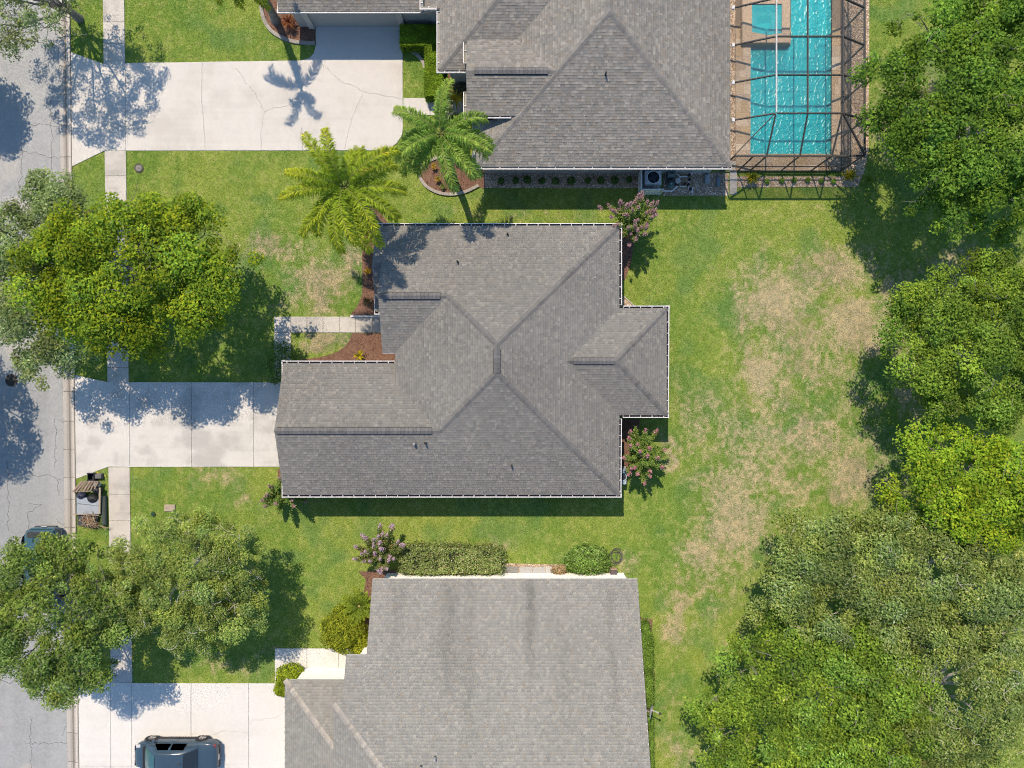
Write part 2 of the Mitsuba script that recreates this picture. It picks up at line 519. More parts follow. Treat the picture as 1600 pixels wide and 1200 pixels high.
def ridge_vent(parent, a, b, p, q, rng, color):
    """A raised shingle-over vent along part of a ridge, its cap pieces separate."""
    d = (b - a) / np.linalg.norm(b - a)
    s = np.array([-d[1], d[0], 0])
    L = np.linalg.norm(b - a)
    body = []
    pitch = math.hypot(p[0], p[1])
    for x0, x1 in ((0, L),):
        w, h = 0.19, 0.075
        pr = [(-w, -w * pitch + h), (0, h + 0.01), (w, -w * pitch + h), (w, -w * pitch - 0.01), (-w, -w * pitch - 0.01)]
        v = np.array([a + d * x + s * y + np.array([0, 0, z]) for x in (x0, x1) for y, z in pr])
        f = []
        for k in range(5):
            j = (k + 1) % 5
            f += [[k, k + 5, j + 5], [k, j + 5, j]]
        f += [[0, 1, 2], [0, 2, 3], [0, 3, 4], [7, 6, 5], [8, 7, 5], [9, 8, 5]]
        body.append((v, np.array(f)))
    key = put('ridge_vent', joinv(body), 'm_rough', parent, color=(0.035, 0.035, 0.04))
    K = max(2, int(L / 0.2))
    pieces = []
    for k in range(K):
        x0, x1 = L * k / K + 0.005, L * (k + 1) / K - 0.006
        w, h0, h1 = 0.168, 0.098 + rng.uniform(0, 0.006), 0.088
        v, f = [], [[1, 0, 3], [1, 3, 4], [2, 1, 4], [2, 4, 5], [6, 0, 1], [6, 1, 7], [7, 1, 2], [7, 2, 8]]
        for x, h in ((x0, h0), (x1, h1)):
            for y in (w, 0, -w):
                v.append(a + d * x + s * y + np.array([0, 0, h - abs(y) * pitch + (0.004 if y == 0 else 0)]))
        for y in (w, 0, -w):
            v.append(a + d * x0 + s * y + np.array([0, 0, 0.06 - abs(y) * pitch]))
        pieces.append(((np.array(v), np.array(f)), color_of(color, rng)))
    m, c = joinc(pieces)
    cc = np.array(c) * 0 + np.repeat([[0.185, 0.185, 0.19]], len(c), 0) * (c.mean(1, keepdims=True) / 0.035)
    stuff(put('cap', m, 'm_rough', key, color=cc))
    return key


def color_of(c, rng):
    return np.full(3, 0.035) * rng.uniform(0.85, 1.15)


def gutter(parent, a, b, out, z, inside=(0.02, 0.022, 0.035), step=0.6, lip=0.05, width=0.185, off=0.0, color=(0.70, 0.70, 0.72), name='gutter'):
    """An open eaves gutter from a to b (outer lip line), hung with straps; out points away from the house."""
    a, b, o = np.array(a, float), np.array(b, float), np.array(out, float)
    d = b - a
    L = np.linalg.norm(d)
    d /= L
    if d[0] * o[1] - d[1] * o[0] > 0:
        a, b, d = b, a, -d
    def piece(y0, y1, z0, z1, x0=0.0, x1=None):
        x1 = L if x1 is None else x1
        q = [a + d * x + o * y for x in (x0, x1) for y in (y0, y1)]
        v = np.array([[*k, zz] for zz in (z0, z1) for k in q])
        f = [[0, 1, 3], [0, 3, 2], [4, 7, 5], [4, 6, 7], [0, 5, 1], [0, 4, 5], [2, 3, 7], [2, 7, 6], [0, 2, 6], [0, 6, 4], [1, 5, 7], [1, 7, 3]]
        v = np.array(v)
        m = trimesh.Trimesh(v, np.array(f), process=False)
        m.fix_normals()
        return m
    key = put(name, joinv([piece(-lip, 0, z - 0.10, z + 0.012), piece(-width, -lip - 0.001, z - 0.11, z - 0.10),
                           piece(-width, 0, z - 0.11, z + 0.012, -0.02, -0.001), piece(-width, 0, z - 0.11, z + 0.012, L + 0.001, L + 0.02)]), 'm_paint', parent, color=color)
    put('trough', piece(-width + 0.002, -lip - 0.002, z - 0.099, z - 0.06), 'm_rough', key, color=inside)  # the near-black inside colour has the shade of the gutter painted in
    K = max(1, round(L / step))
    hs = []
    for k in range(K):
        x = L * (k + 0.5) / K + 0.02
        put('hanger', piece(-width, -lip - 0.001, z - 0.004, z + 0.010, x - 0.020, x + 0.020), 'm_paint', key, color=color)
    return key


def walls(bodies, inset, base=0.0, drop=0.20, shrink=None):
    """Outer walls under the roof bodies, their tops following the roof."""
    parts = []
    for b in bodies:
        foot = b.foot.buffer(-inset, join_style=2) if shrink is None else shrink(b)
        for poly in polys(foot):
            m = np.array(shapely.geometry.polygon.orient(poly).exterior.coords)
            for s, e in zip(m[:-1], m[1:]):
                n = max(2, int(np.linalg.norm(e - s) / 0.4))
                w = s + np.linspace(0, 1, n)[:, None] * (e - s)
                z = np.array([b.h(*q) for q in w]) - drop
                vv = np.vstack([np.c_[w, np.full(n, base)], np.c_[w, z]])
                x = np.arange(n - 1)
                parts.append((vv, np.vstack([np.c_[x, x + 1, x + n + 1], np.c_[x, x + n + 1, x + n]])))
    return joinv(parts)


def vent_pipe(parent, u, v, bodies, h=0.35, r=0.045, color=(0.05, 0.05, 0.055)):
    for _ in range(1):
        z = 4.0
        for _ in range(8):
            x, y = P(u, v, z)
            z = max(b.h(x, y) for b in bodies if b.foot.contains(Point(x, y)))
    k = put('vent_pipe', cyl((x, y, z - 0.05), (x, y, z + h), r, 10), 'm_rough', parent, color=color)
    put('flashing', trimesh.util.concatenate([cyl((x, y, z - 0.06), (x, y, z + 0.10), r + 0.03, 10, r + 0.01)]), 'm_rough', k, color=(0.10, 0.10, 0.10))


def palette(cols, weights, jitter, patch=0.10, streaks=()):
    cols, weights = np.array(cols), np.array(weights, float) / sum(weights)

    def fn(xy, k, rng):
        c = cols[rng.choice(len(cols), len(xy), p=weights)]
        c = c * (1 + jitter * rng.standard_normal((len(xy), 1)))
        p3 = np.c_[xy, np.zeros(len(xy))]
        c = c * (1 + patch * 2 * (meshkit.fbm(p3 * 0.35, 3, 3)[:, None] - 0.5))
        for x0, y0, y1, w, s in streaks:
            g = np.exp(-((xy[:, 0] - x0 - 0.05 * np.sin(xy[:, 1] * 2)) / w) ** 2) * np.clip((y1 - xy[:, 1]) / 1.0, 0, 1) * np.clip((xy[:, 1] - y0) / 3.0, 0, 1)
            c = c * (1 - s * g[:, None])
        return np.clip(c * 1.05 * np.array([1.0, 1.0, .98]), 0.02, 0.9)
    return fn


rng = np.random.default_rng(7)
no_grass = []                                   # areas where nothing grows


def X(u, z):
    return P(u, 0, z)[0]


def Y(v, z):
    return P(0, v, z)[1]


def rect(u0, u1, v0, v1, z):
    return box(X(u0, z), Y(v1, z), X(u1, z), Y(v0, z))


def build_roof(parent, bodies, color_fn, cap_fn, rng, fascia, **kw):
    faces = roof_faces(bodies)
    roof = put('roof', deck(faces), 'm_rough', parent, color=fascia)
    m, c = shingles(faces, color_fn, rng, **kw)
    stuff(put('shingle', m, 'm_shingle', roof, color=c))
    lines = hip_lines(faces)
    m, c = caps(lines, cap_fn, rng)
    stuff(put('ridge_cap', m, 'm_shingle', roof, color=c))
    return roof, faces, lines


# ---- the middle house
z0, p = 2.75, 0.42
hm = thing('house', 'grey hip roofed single storey house with white gutters, the middle one of three', 'house', 'houses in a row')
hN, hS, hE = Y(352.7, z0), Y(773.3, z0), X(967.6, z0)
hW = X(588, z0)
xr = lambda u, z=z0: X(u, z)
yr = 138 / FPX * (H - 4.5)
zr = z0 + p * (hN - yr)
G1S = (0, p, zr - p * yr)
main = [
    Body(box(xr(587), Y(487.5, z0), xr(740), hN), [plane('N', hN, z0, p), plane('S', Y(487.5, z0), z0, p)]),
    Body(box(xr(600), 49 / FPX * 39.0, xr(760), hN), [plane('N', hN, z0, p), G1S]),
    Body(Polygon([(xr(619.5), hS), (hE, hS), (hE, hN), (xr(619.5), hN)]), [plane('N', hN, z0, p), plane('S', hS, z0, p), plane('E', hE, z0, p), plane('W', hW, z0, p)]),
    Body(box(xr(443), hS, xr(800), Y(567.5, z0)), [plane('N', Y(567.5, z0), z0, p), plane('S', hS, z0, p)]),
    Body(box(xr(870), Y(648.7, z0), xr(1041.8), Y(481.5, z0)), [plane('N', Y(481.5, z0), z0, p), plane('S', Y(648.7, z0), z0, p), plane('E', xr(1041.8), z0, p)]),
]
pal_main = palette([(0.241, 0.240, 0.236), (0.261, 0.259, 0.252), (0.223, 0.224, 0.223), (0.299, 0.294, 0.282), (0.259, 0.248, 0.233)], [4, 4, 3, 1.2, .8], 0.05, 0.10)
roof, faces_m, lines_m = build_roof(hm, main, pal_main, palette([(.185, .185, .188)], [1], 0.08), rng, (0.30, 0.29, 0.27))
put('wall', walls(main, 0.42), 'm_rough', hm, color=(0.50, 0.45, 0.37))
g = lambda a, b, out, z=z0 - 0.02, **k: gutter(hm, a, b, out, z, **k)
N_, S_, E_, W_ = (0, 1), (0, -1), (1, 0), (-1, 0)
zg = z0 - 0.03
q = lambda u, v, z=z0: P(u, v, z)
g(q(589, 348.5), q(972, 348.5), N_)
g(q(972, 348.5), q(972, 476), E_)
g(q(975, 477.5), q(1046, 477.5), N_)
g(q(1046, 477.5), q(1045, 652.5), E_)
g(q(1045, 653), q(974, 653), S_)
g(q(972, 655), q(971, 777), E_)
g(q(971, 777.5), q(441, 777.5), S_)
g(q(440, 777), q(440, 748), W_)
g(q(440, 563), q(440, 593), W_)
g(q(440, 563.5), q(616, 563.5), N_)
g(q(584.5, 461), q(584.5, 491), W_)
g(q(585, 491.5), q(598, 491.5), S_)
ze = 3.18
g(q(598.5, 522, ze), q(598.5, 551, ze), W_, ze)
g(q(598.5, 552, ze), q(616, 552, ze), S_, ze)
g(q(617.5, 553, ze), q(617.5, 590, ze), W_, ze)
for (u0, v0, u1, v1), (pa, pb), z in (((433, 671.5, 675, 671.5), (main[3].planes[0], main[3].planes[1]), 0), ((601, 462, 688, 462), (main[1].planes[0], main[1].planes[1]), 0),
                                      ((896, 565, 960, 565), (main[4].planes[0], main[4].planes[1]), 0), ((775, 546, 775, 583), (main[2].planes[2], main[2].planes[3]), 0)):
    A, B, Cc = pa[0] - pb[0], pa[1] - pb[1], pa[2] - pb[2]
    if abs(A) < 1e-9:
        y = -Cc / B
        z = zat(pa, [(0, y)])[0]
        a, b = np.array([X(u0, z), y, z]), np.array([X(u1, z), y, z])
    else:
        x = -Cc / A
        z = zat(pa, [(x, 0)])[0]
        a, b = np.array([x, Y(v0, z), z]), np.array([x, Y(v1, z), z])
    ridge_vent(roof, a, b, pa, pb, rng, (0.03,) * 3)
for u, v, h in ((793, 366, .3), (715, 409, .35), (665, 692, .4), (799, 727, .35)):
    vent_pipe(roof, u, v, main, h)
vent_pipe(roof, 648, 693, main, 0.32, 0.07, (0.35, 0.35, 0.36))
gd = put('garage_door', bx(xr(443) + 0.34, xr(443) + 0.40, Y(735, 0), Y(605, 0), 0.05, 2.25), 'm_paint', hm, color=(0.72, 0.70, 0.66))
for k in range(4):
    put('panel', bx(xr(443) + 0.325, xr(443) + 0.338, Y(735, 0) + 0.1, Y(605, 0) - 0.1, 0.12 + k * 0.53, 0.56 + k * 0.53), 'm_paint', gd, color=(0.74, 0.72, 0.68))
put('downspout', trimesh.util.concatenate([bar((*P(548, 494.5), 0.09), (*P(600, 494.5), 0.09), 0.10, 0.08)]), 'm_paint', hm, color=(0.82, 0.82, 0.82))
for x0, x1, yy, s in ((-4.5, -3.0, hS + 0.42, -1), (0.5, 2.0, hS + 0.42, -1), (-3.5, -2.0, hN - 0.42, 1), (1.5, 3.0, hN - 0.42, 1)):
    w = put('window', bx(x0, x1, yy - 0.02, yy + 0.02, 0.95, 2.15), 'm_glass', hm)
    put('frame', joinv([bx(x0 - 0.06, x1 + 0.06, yy - 0.04, yy + 0.04, 0.87, 0.945), bx(x0 - 0.06, x1 + 0.06, yy - 0.04, yy + 0.04, 2.155, 2.23),
                        bx(x0 - 0.06, x0 - 0.005, yy - 0.04, yy + 0.04, 0.946, 2.154), bx(x1 + 0.005, x1 + 0.06, yy - 0.04, yy + 0.04, 0.946, 2.154)]), 'm_paint', w, color=(.75, .75, .74))
put('lanai_screen', joinv([bx(X(1041.8, z0) - 0.45, X(1041.8, z0) - 0.38, Y(648.7, z0) + .5 + k * 1.0, Y(648.7, z0) + 1.4 + k * 1.0, 0.3, 2.3) for k in range(4)]), 'm_rough', hm, color=(.06, .06, .06))

# ---- the house at the top, with the pool
ht = thing('house', 'brown grey shingle roofed house with attached garage beside the turquoise swimming pool', 'house', 'houses in a row')
tS, tE, tW = Y(260.5, z0), X(1141, z0), X(742, z0)
far = 30.0
zw1 = 3.15
zf = 3.72
fN, fS = Y(62, zf), Y(181, zf)
top = [
    Body(box(tW, tS, tE, far), [plane('S', tS, z0, p), plane('E', tE, z0, p), plane('W', tW, z0, p)]),
    Body(box(X(730, zf), fS, X(905, zf), fN), [plane('N', fN, zf, p), plane('S', fS, zf, p)]),
    Body(Polygon([(X(687, zw1), Y(109.5, zw1)), (X(860, zw1), Y(109.5, zw1)), (X(860, zw1), far), (X(657, zw1), far), (X(657, zw1), Y(13, zw1)), (X(687, zw1), Y(13, zw1))]),
         [plane('S', Y(109.5, zw1), zw1, p), plane('W', X(687, zw1), zw1, p)]),
    Body(box(X(435, 2.6), Y(18, 2.6), X(720, 2.6), far), [plane('S', Y(18, 2.6), 2.6, p), plane('W', X(370, 2.6), 2.6, p)]),
]
pal_top = palette([(0.274, 0.268, 0.256), (0.312, 0.302, 0.290), (0.244, 0.244, 0.240), (0.349, 0.337, 0.316), (0.279, 0.255, 0.229)], [4, 3, 3, 1.2, 1.5], 0.065, 0.10)
rooft, faces_t, lines_t = build_roof(ht, top, pal_top, palette([(.235, .23, .225)], [1], 0.08), rng, (0.46, 0.45, 0.44), widths=(0.09, 0.27))
put('wall', walls(top, 0.42), 'm_rough', ht, color=(0.44, 0.44, 0.42))
light = (0.40, 0.40, 0.36)
gt = lambda a, b, out, z, ins=light: gutter(ht, a, b, out, z, inside=ins, step=0.97)
gt(q(1142.5, 264.5), q(737, 264.5), S_, z0 - .02)
gt(q(738, 264), q(738, 190), W_, z0 - .02)
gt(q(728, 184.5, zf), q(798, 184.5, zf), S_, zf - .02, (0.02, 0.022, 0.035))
gt(q(723.5, 185, zf), q(723.5, 144, zf), W_, zf - .02)
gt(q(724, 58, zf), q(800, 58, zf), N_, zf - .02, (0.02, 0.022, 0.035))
gt(q(723.5, 58, zf), q(723.5, 98, zf), W_, zf - .02)
gt(q(682, 113, zw1), q(682, 18, zw1), W_, zw1 - .02)
gt(q(683, 113.5, zw1), q(728, 113.5, zw1), S_, zw1 - .02)
gt(q(657, 14.5, zw1), q(682, 14.5, zw1), S_, zw1 - .02)
gt(q(655.5, 14, zw1), q(655.5, -30, zw1), W_, zw1 - .02)
gt(q(433, 20, 2.6), q(656, 20, 2.6), S_, 2.58)
gt(q(433, 19, 2.6), q(433, -30, 2.6), W_, 2.58)
a3 = 4.9
yv = (fN + fS) / 2
zv = zf + p * (fN - yv)
ridge_vent(rooft, np.array([X(741, zv), yv, zv]), np.array([X(856, zv), yv, zv]), top[1].planes[0], top[1].planes[1], rng, (0.03,) * 3)
vent_pipe(rooft, 946, 117, top, 0.35)
yg = Y(18, 2.6) + 0.42
gdt = put('garage_door', bx(X(493, 0), X(625, 0), yg + 0.02, yg + 0.30, 0.02, 2.2), 'm_paint', ht, color=(0.48, 0.50, 0.52))
put('garage_trim', bx(X(484, 0), X(492.5, 0), yg - 0.12, yg + 0.05, 0, 2.2), 'm_paint', ht, color=(0.55, 0.53, 0.48))
put('garage_trim', bx(X(625.5, 0), X(634, 0), yg - 0.12, yg + 0.05, 0, 2.2), 'm_paint', ht, color=(0.55, 0.53, 0.48))

# ---- the house at the bottom
hb = thing('house', 'white walled house with broad pale grey shingle roof and no gutters, lowest in view', 'house', 'houses in a row')
pb = 0.455
zb = 2.7
bN = Y(905, zb)
PN = plane('N', bN, zb, pb)


def on_plane(u, v, pl=PN):
    z = 4.0
    for _ in range(30):
        x, y = P(u, v, z)
        z = pl[0] * x + pl[1] * y + pl[2]
    return np.array([x, y, z])


eE, eW = X(996, zb), X(582, zb)
a1, a2, a3 = on_plane(541, 1024), on_plane(521, 1100), on_plane(574, 1024)
ridge_y = on_plane(800, 1215)[1]
SB = plane('S', 2 * ridge_y - bN, zb, pb)
z1b = 2.62
lowN, lowW = Y(1063, z1b), X(445, z1b)
bottom = [
    Body(box(eW, a2[1], eE, bN), [PN]),
    Body(box(a1[0], a2[1], eW + 0.5, a1[1]), [PN]),
    Body(box(a2[0], 2 * ridge_y - bN, eE, a2[1]), [PN, plane('W', a2[0], a2[2], pb), SB]),
    Body(box(lowW, ridge_y - 6, eW + 1.0, lowN), [plane('N', lowN, z1b, pb), plane('W', lowW, z1b, pb), plane('S', ridge_y - 6, z1b, pb)]),
]
st = [(X(702, 4), -17.0, bN + .6, .55, .20), (X(734, 4), -19.5, bN + .6, .30, .14), (X(829, 4), -16.0, bN + .6, .26, .30), (X(960, 5), -19, bN, .2, .15), (X(612, 5), -15, bN + .6, .45, .14), (X(880, 5), -18, bN, .6, .07)]
pal_bot = palette([(0.313, 0.313, 0.302), (0.336, 0.335, 0.322), (0.291, 0.294, 0.289), (0.364, 0.359, 0.338), (0.320, 0.302, 0.275)], [4, 3, 3, 1.3, .7], 0.04, 0.06, st)
roofb, faces_b, lines_b = build_roof(hb, bottom, pal_bot, palette([(.46, .43, .39), (.40, .38, .36)], [1, 1], 0.08), rng, (0.62, 0.62, 0.62), widths=(0.165, 0.165), regular=True, expo=0.15, thick=(0.008, 0.013))


def bshrink(b):
    i = bottom.index(b)
    if i == 0:
        return box(eW + 0.35, a2[1], eE - 0.35, Y(895, 0))
    if i == 1:
        return box(P(566, 0, 1.5)[0], a2[1], eW + 3, Y(1002, 0))
    if i == 2:
        return box(a2[0] + 0.4, 2 * ridge_y - bN + 0.4, eE - 0.35, a2[1] - 0.01)
    return box(X(477, 0), ridge_y - 6, eW + 1.0, Y(1043.5, 0))


put('wall', walls(bottom, 0.35, shrink=bshrink), 'm_rough', hb, color=(1.25, 1.24, 1.22))
for u, v in ((680, 1183), (658, 1198)):
    vent_pipe(roofb, u, v, bottom, 0.32, 0.05, (0.5, 0.5, 0.52))
fx = eE + 0.01
# ------------------------------------------------------------------ ground, paving, pool
SKEW = 0.0118
kx = lambda u, v: u + SKEW * (v - 600)                       # the street runs about two thirds of a degree off the picture's upright


def strip(u0, u1, v0, v1):
    return PPoly([(kx(u0, v0), v0), (kx(u1, v0), v0), (kx(u1, v1), v1), (kx(u0, v1), v1)])


def cut(area, lines, w):
    return area.difference(unary_union([LineString(PP(l)).buffer(w / 2, cap_style=2) for l in lines])) if lines else area


def jag(pts, rng, amp=2.0, step=7):
    """A cracked line through the given pixels."""
    out = []
    for (u0, v0), (u1, v1) in zip(pts[:-1], pts[1:]):
        n = max(2, int(math.hypot(u1 - u0, v1 - v0) / step))
        for k in range(n):
            t = k / n
            d = amp * rng.standard_normal() * (0 if k == 0 else 1) * 0.5
            nx, ny = -(v1 - v0), (u1 - u0)
            L = math.hypot(nx, ny) + 1e-9
            out.append((u0 + (u1 - u0) * t + nx / L * d, v0 + (v1 - v0) * t + ny / L * d))
    return out + [pts[-1]]


def paving(key, area, joints, cracks, z, mat, piece='slab', jw=0.022, cw=0.013, rng=rng):
    """A pavement of separate slabs over a dark bed; joints and cracks are real gaps."""
    a = cut(cut(area, joints, jw), [jag(c, rng) for c in cracks], cw)
    for q in polys(a):
        if q.area > 0.02:
            put(piece, slab(q, -0.02, z + rng.uniform(-0.002, 0.002)), mat, key)
    put('joint_bed', sheet(area, 0.012), 'm_rough', key, color=(0.10, 0.095, 0.085))
    struct(key)
    no_grass.append(area)


road_area = strip(-200, 98, -900, 2100)
rc = [jag(c, rng, 2.5, 5) for c in ([(48, 195), (62, 193), (97, 198)], [(30, 238), (60, 241), (80, 247), (100, 245)], [(78, 150), (81, 210), (80, 290)], [(33, 232), (34, 250), (30, 300)],
      [(45, 270), (65, 269)], [(86, 655), (88, 700), (86, 730)], [(88, 656), (104, 659)], [(50, 743), (75, 741), (90, 750), (104, 746)], [(90, 750), (92, 775)], [(45, 787), (65, 788), (44, 800), (45, 860)],
      [(88, 812), (95, 818), (106, 818)], [(98, 1150), (107, 1128), (108, 1110)], [(40, 1161), (107, 1162)], [(48, 1120), (49, 1200)], [(12, 720), (13, 830)], [(97, 400), (60, 398)], [(20, 60), (60, 66), (96, 62)], [(60, 520), (100, 516)])]
road = put('road', sheet(cut(road_area, [], 0.03).difference(unary_union([LineString(PP(l)).buffer(0.009, cap_style=2) for l in rc])), 0.0), 'm_asphalt')
struct(road, 'pale grey cracked asphalt street along the left edge')
put('crack_bed', sheet(road_area, -0.02), 'm_rough', road, color=(0.085, 0.085, 0.085))
no_grass.append(road_area)
# valley kerb: three strips of concrete, the flow line stained
kerb = 'kerb'
struct(kerb, 'concrete valley kerb with a dirty flow line between street and verge')
vj = [-60, 5, 58, 103, 148, 196, 245, 290, 335, 380, 425, 470, 515, 560, 612, 658, 702, 746, 780, 824, 868, 912, 956, 1000, 1045, 1090, 1145, 1190, 1240, 1290]
for v0, v1 in zip(vj[:-1], vj[1:]):
    w0, w1 = v0 + 0.35, v1 - 0.35
    prof = [(98.2, 0.006), (103.5, -0.012), (106.5, -0.022), (110.0, 0.02), (113.0, 0.075), (116.0, 0.085)]
    rows = [[(*P(kx(u, w), w), z) for u, z in prof] for w in (w0, w1)]
    vv = np.array(rows[0] + rows[1])
    n = len(prof)
    f = []
    for k in range(n - 1):
        f += [[k, k + n, k + n + 1], [k, k + n + 1, k + 1]]
    pieces = []
    tone = rng.uniform(0.92, 1.06)
    for k in range(n - 1):
        quad = vv[[k, k + 1, k + n + 1, k + n]]
        c = ((.56, .54, .51), (.46, .435, .405), (.27, .245, .215), (.48, .455, .425), (.66, .62, .57))[k]
        pieces.append(((quad, np.array([[0, 2, 1], [0, 3, 2]])), np.array(c) * tone))
    end = np.vstack([vv[:n], vv[:n] * [1, 1, 0] - [0, 0, .05]])
    m, c = joinc(pieces)
    put('segment', m, 'm_rough', kerb, color=c)
no_grass.append(strip(98, 116.2, -900, 2100))
put('bed', sheet(strip(98, 116, -400, 1600), -0.04), 'm_rough', kerb, color=(0.12, 0.11, 0.10))
put('kerb_back', slab(strip(116.0, 117.0, -60, 1290), -0.03, 0.083), 'm_rough', kerb, color=(.50, .46, .41))

sw = lambda v: (kx(168.5, v), kx(201.5, v))
d2 = PPoly([(111.5, 82), (161, 100), (197, 99), (470, 95), (484, 91), (491, 83), (494, 70), (493.5, 41), (626, 41), (629, 60), (629.5, 200), (628, 212), (620, 224), (610, 231), (598, 235), (196, 235.5), (164, 235.5), (113.3, 260)])
paving('driveway', d2, [[(196, 90), (197, 240)], [(481, 95), (629, 95)] if 0 else [(472, 199), (473, 240)]],
       [[(317, 96), (316, 150), (318, 190), (322, 236)], [(502, 98), (530, 125), (545, 132), (560, 138), (568, 143), (595, 149), (630, 154)], [(568, 144), (553, 178), (545, 205), (538, 236)],
        [(367, 106), (395, 141), (407, 160), (414, 175), (408, 205), (409, 236)], [(414, 175), (430, 168), (460, 164)]], 0.045, 'm_drive_b')
labels['driveway']['label'] = 'bright cream concrete driveway with branching cracks, the upper of three'
d1 = PPoly([(117.3, 586), (168, 597), (436, 597.5), (452, 598), (452, 729), (203, 729.5), (170, 729), (119.2, 748)])
paving('driveway', d1, [], [], 0.04, 'm_drive') if 0 else None
key = numbered('driveway')
paving(key, d1, [[(203, 585), (203.5, 740)], [(299, 590), (300, 735)], [(396, 590), (397, 735)]], [], 0.04, 'm_drive')
labels[key]['label'] = 'weathered grey stained concrete driveway of the middle house'
key = numbered('driveway')
d3 = PPoly([(122.8, 1045), (174, 1066), (205, 1067), (470, 1067.5), (478, 1045), (478, 1280), (125.5, 1280)])
paving(key, d3, [[(205.5, 1060), (206.5, 1280)], [(173, 1066), (173.5, 1280)], [(299, 1060), (299, 1280)], [(389, 1060), (389, 1280)], [(120, 1197), (205, 1197)]],
       [[(299, 1147), (330, 1148), (352, 1141), (389, 1145)], [(389, 1127), (415, 1122), (430, 1121), (446, 1112)]], 0.05, 'm_drive_c')
labels[key]['label'] = 'clean white concrete driveway with a car on it, the lowest of three'
# sidewalk
key = 'sidewalk'
for v0, v1, js in ((-40, 99.5, [-8, 34, 68]), (236, 597, [275, 318, 361, 405, 449, 492, 534, 574]), (730, 1066, [773, 813, 856, 899, 942, 985, 1026])):
    a = PPoly([(sw(v0)[0], v0), (sw(v0)[1], v0), (sw(v1)[1], v1), (sw(v1)[0], v1)])
    b = cut(a, [[(150, v), (220, v)] for v in js], 0.02)
    for qq in polys(b):
        put('slab', slab(qq, -0.02, 0.048 + rng.uniform(-0.003, 0.003)), 'm_walk', key)
    put('joint_bed', sheet(a, 0.012), 'm_rough', key, color=(0.10, 0.095, 0.085))
    no_grass.append(a)
struct(key, 'concrete sidewalk of square slabs running parallel to the street')
key = 'walkway'
w1 = PPoly([(429, 495), (604, 495), (604, 519.5), (454.5, 519.5), (454.5, 597), (429, 597)])
paving(key, w1, [[(u, 490), (u, 519.5)] for u in (454.5, 480, 505, 530.5, 556, 582)] + [[(425, v), (454, v)] for v in (519.5, 545, 571)], [], 0.045, 'm_walk')
labels[key]['label'] = 'narrow walkway of square slabs from the middle driveway to the front door'
key = numbered('walkway')
w2 = PPoly([(430, 1013), (590, 1013), (590, 1060), (430, 1066.8)])
paving(key, w2, [[(480, 1005), (480, 1070)], [(529.5, 1005), (529.5, 1070)], [(425, 1043.5), (600, 1043.5)]], [], 0.055, 'm_drive_c')
labels[key]['label'] = 'cream walkway of two large slabs beside the lowest house'
key = numbered('walkway')
w3 = PPoly([(630.5, 153.5), (735, 153.5), (735, 180), (630.5, 180)])
paving(key, w3, [[(672, 150), (672, 185)]], [], 0.045, 'm_drive_b')
labels[key]['label'] = 'short cream walkway off the upper driveway next to the palms'

# planting beds -----------------------------------------------------------------
def bed(pts, mat='m_mulch', z=0.03, name='mulch_bed', label=None):
    a = PPoly(pts).buffer(0.25).buffer(-0.25)
    k = put(name, slab(a, -0.03, z), mat)
    struct(k, label)
    no_grass.append(a)
    n = int(a.area * (45 if mat == 'm_mulch' else 70))
    x0, y0, x1, y1 = a.bounds
    r2 = np.random.default_rng(len(scene))
    pts = r2.uniform((x0, y0), (x1, y1), (int(n * (x1 - x0) * (y1 - y0) / a.area), 2))
    pts = pts[shapely.contains_xy(a.buffer(-0.03), pts[:, 0], pts[:, 1])]
    if len(pts):
        m = chips(pts, z, r2, mat)
        stuff(put('chip' if mat == 'm_mulch' else 'pebble', m[0], 'm_rough', k, color=m[1]))
    return k


def chips(pts, z, r2, mat):
    n = len(pts)
    if mat == 'm_mulch':
        L, W, Hh = r2.uniform(.03, .085, n), r2.uniform(.012, .03, n), r2.uniform(.008, .02, n)
        pal = np.array([(.23, .12, .075), (.15, .07, .05), (.09, .045, .035), (.28, .17, .11)])
    else:
        L, W, Hh = r2.uniform(.025, .055, n), r2.uniform(.02, .045, n), r2.uniform(.015, .035, n)
        pal = 1.5 * np.array([(.50, .38, .27), (.36, .25, .17), (.62, .55, .48), (.25, .2, .17), (.55, .40, .25)])
    a = r2.uniform(0, 2 * PI, n)
    d, s = np.c_[np.cos(a), np.sin(a)], np.c_[-np.sin(a), np.cos(a)]
    c = [pts - d * L[:, None] - s * W[:, None], pts + d * L[:, None] - s * W[:, None], pts + d * L[:, None] + s * W[:, None], pts - d * L[:, None] + s * W[:, None]]
    v = np.stack([np.c_[q, np.full(n, z - .005)] for q in c] + [np.c_[pts + d * L[:, None] * 0.3, z + Hh], np.c_[pts - d * L[:, None] * 0.4, z + Hh * .8]], 1)
    f = np.array([[0, 1, 4], [0, 4, 5], [1, 2, 4], [2, 3, 5], [2, 5, 4], [3, 0, 5]])
    F = (f[None] + (np.arange(n) * 6)[:, None, None]).reshape(-1, 3)
    col = pal[r2.integers(0, len(pal), n)] * r2.uniform(.8, 1.2, (n, 1))
    return (v.reshape(-1, 3), F), np.repeat(col, 6, 0)


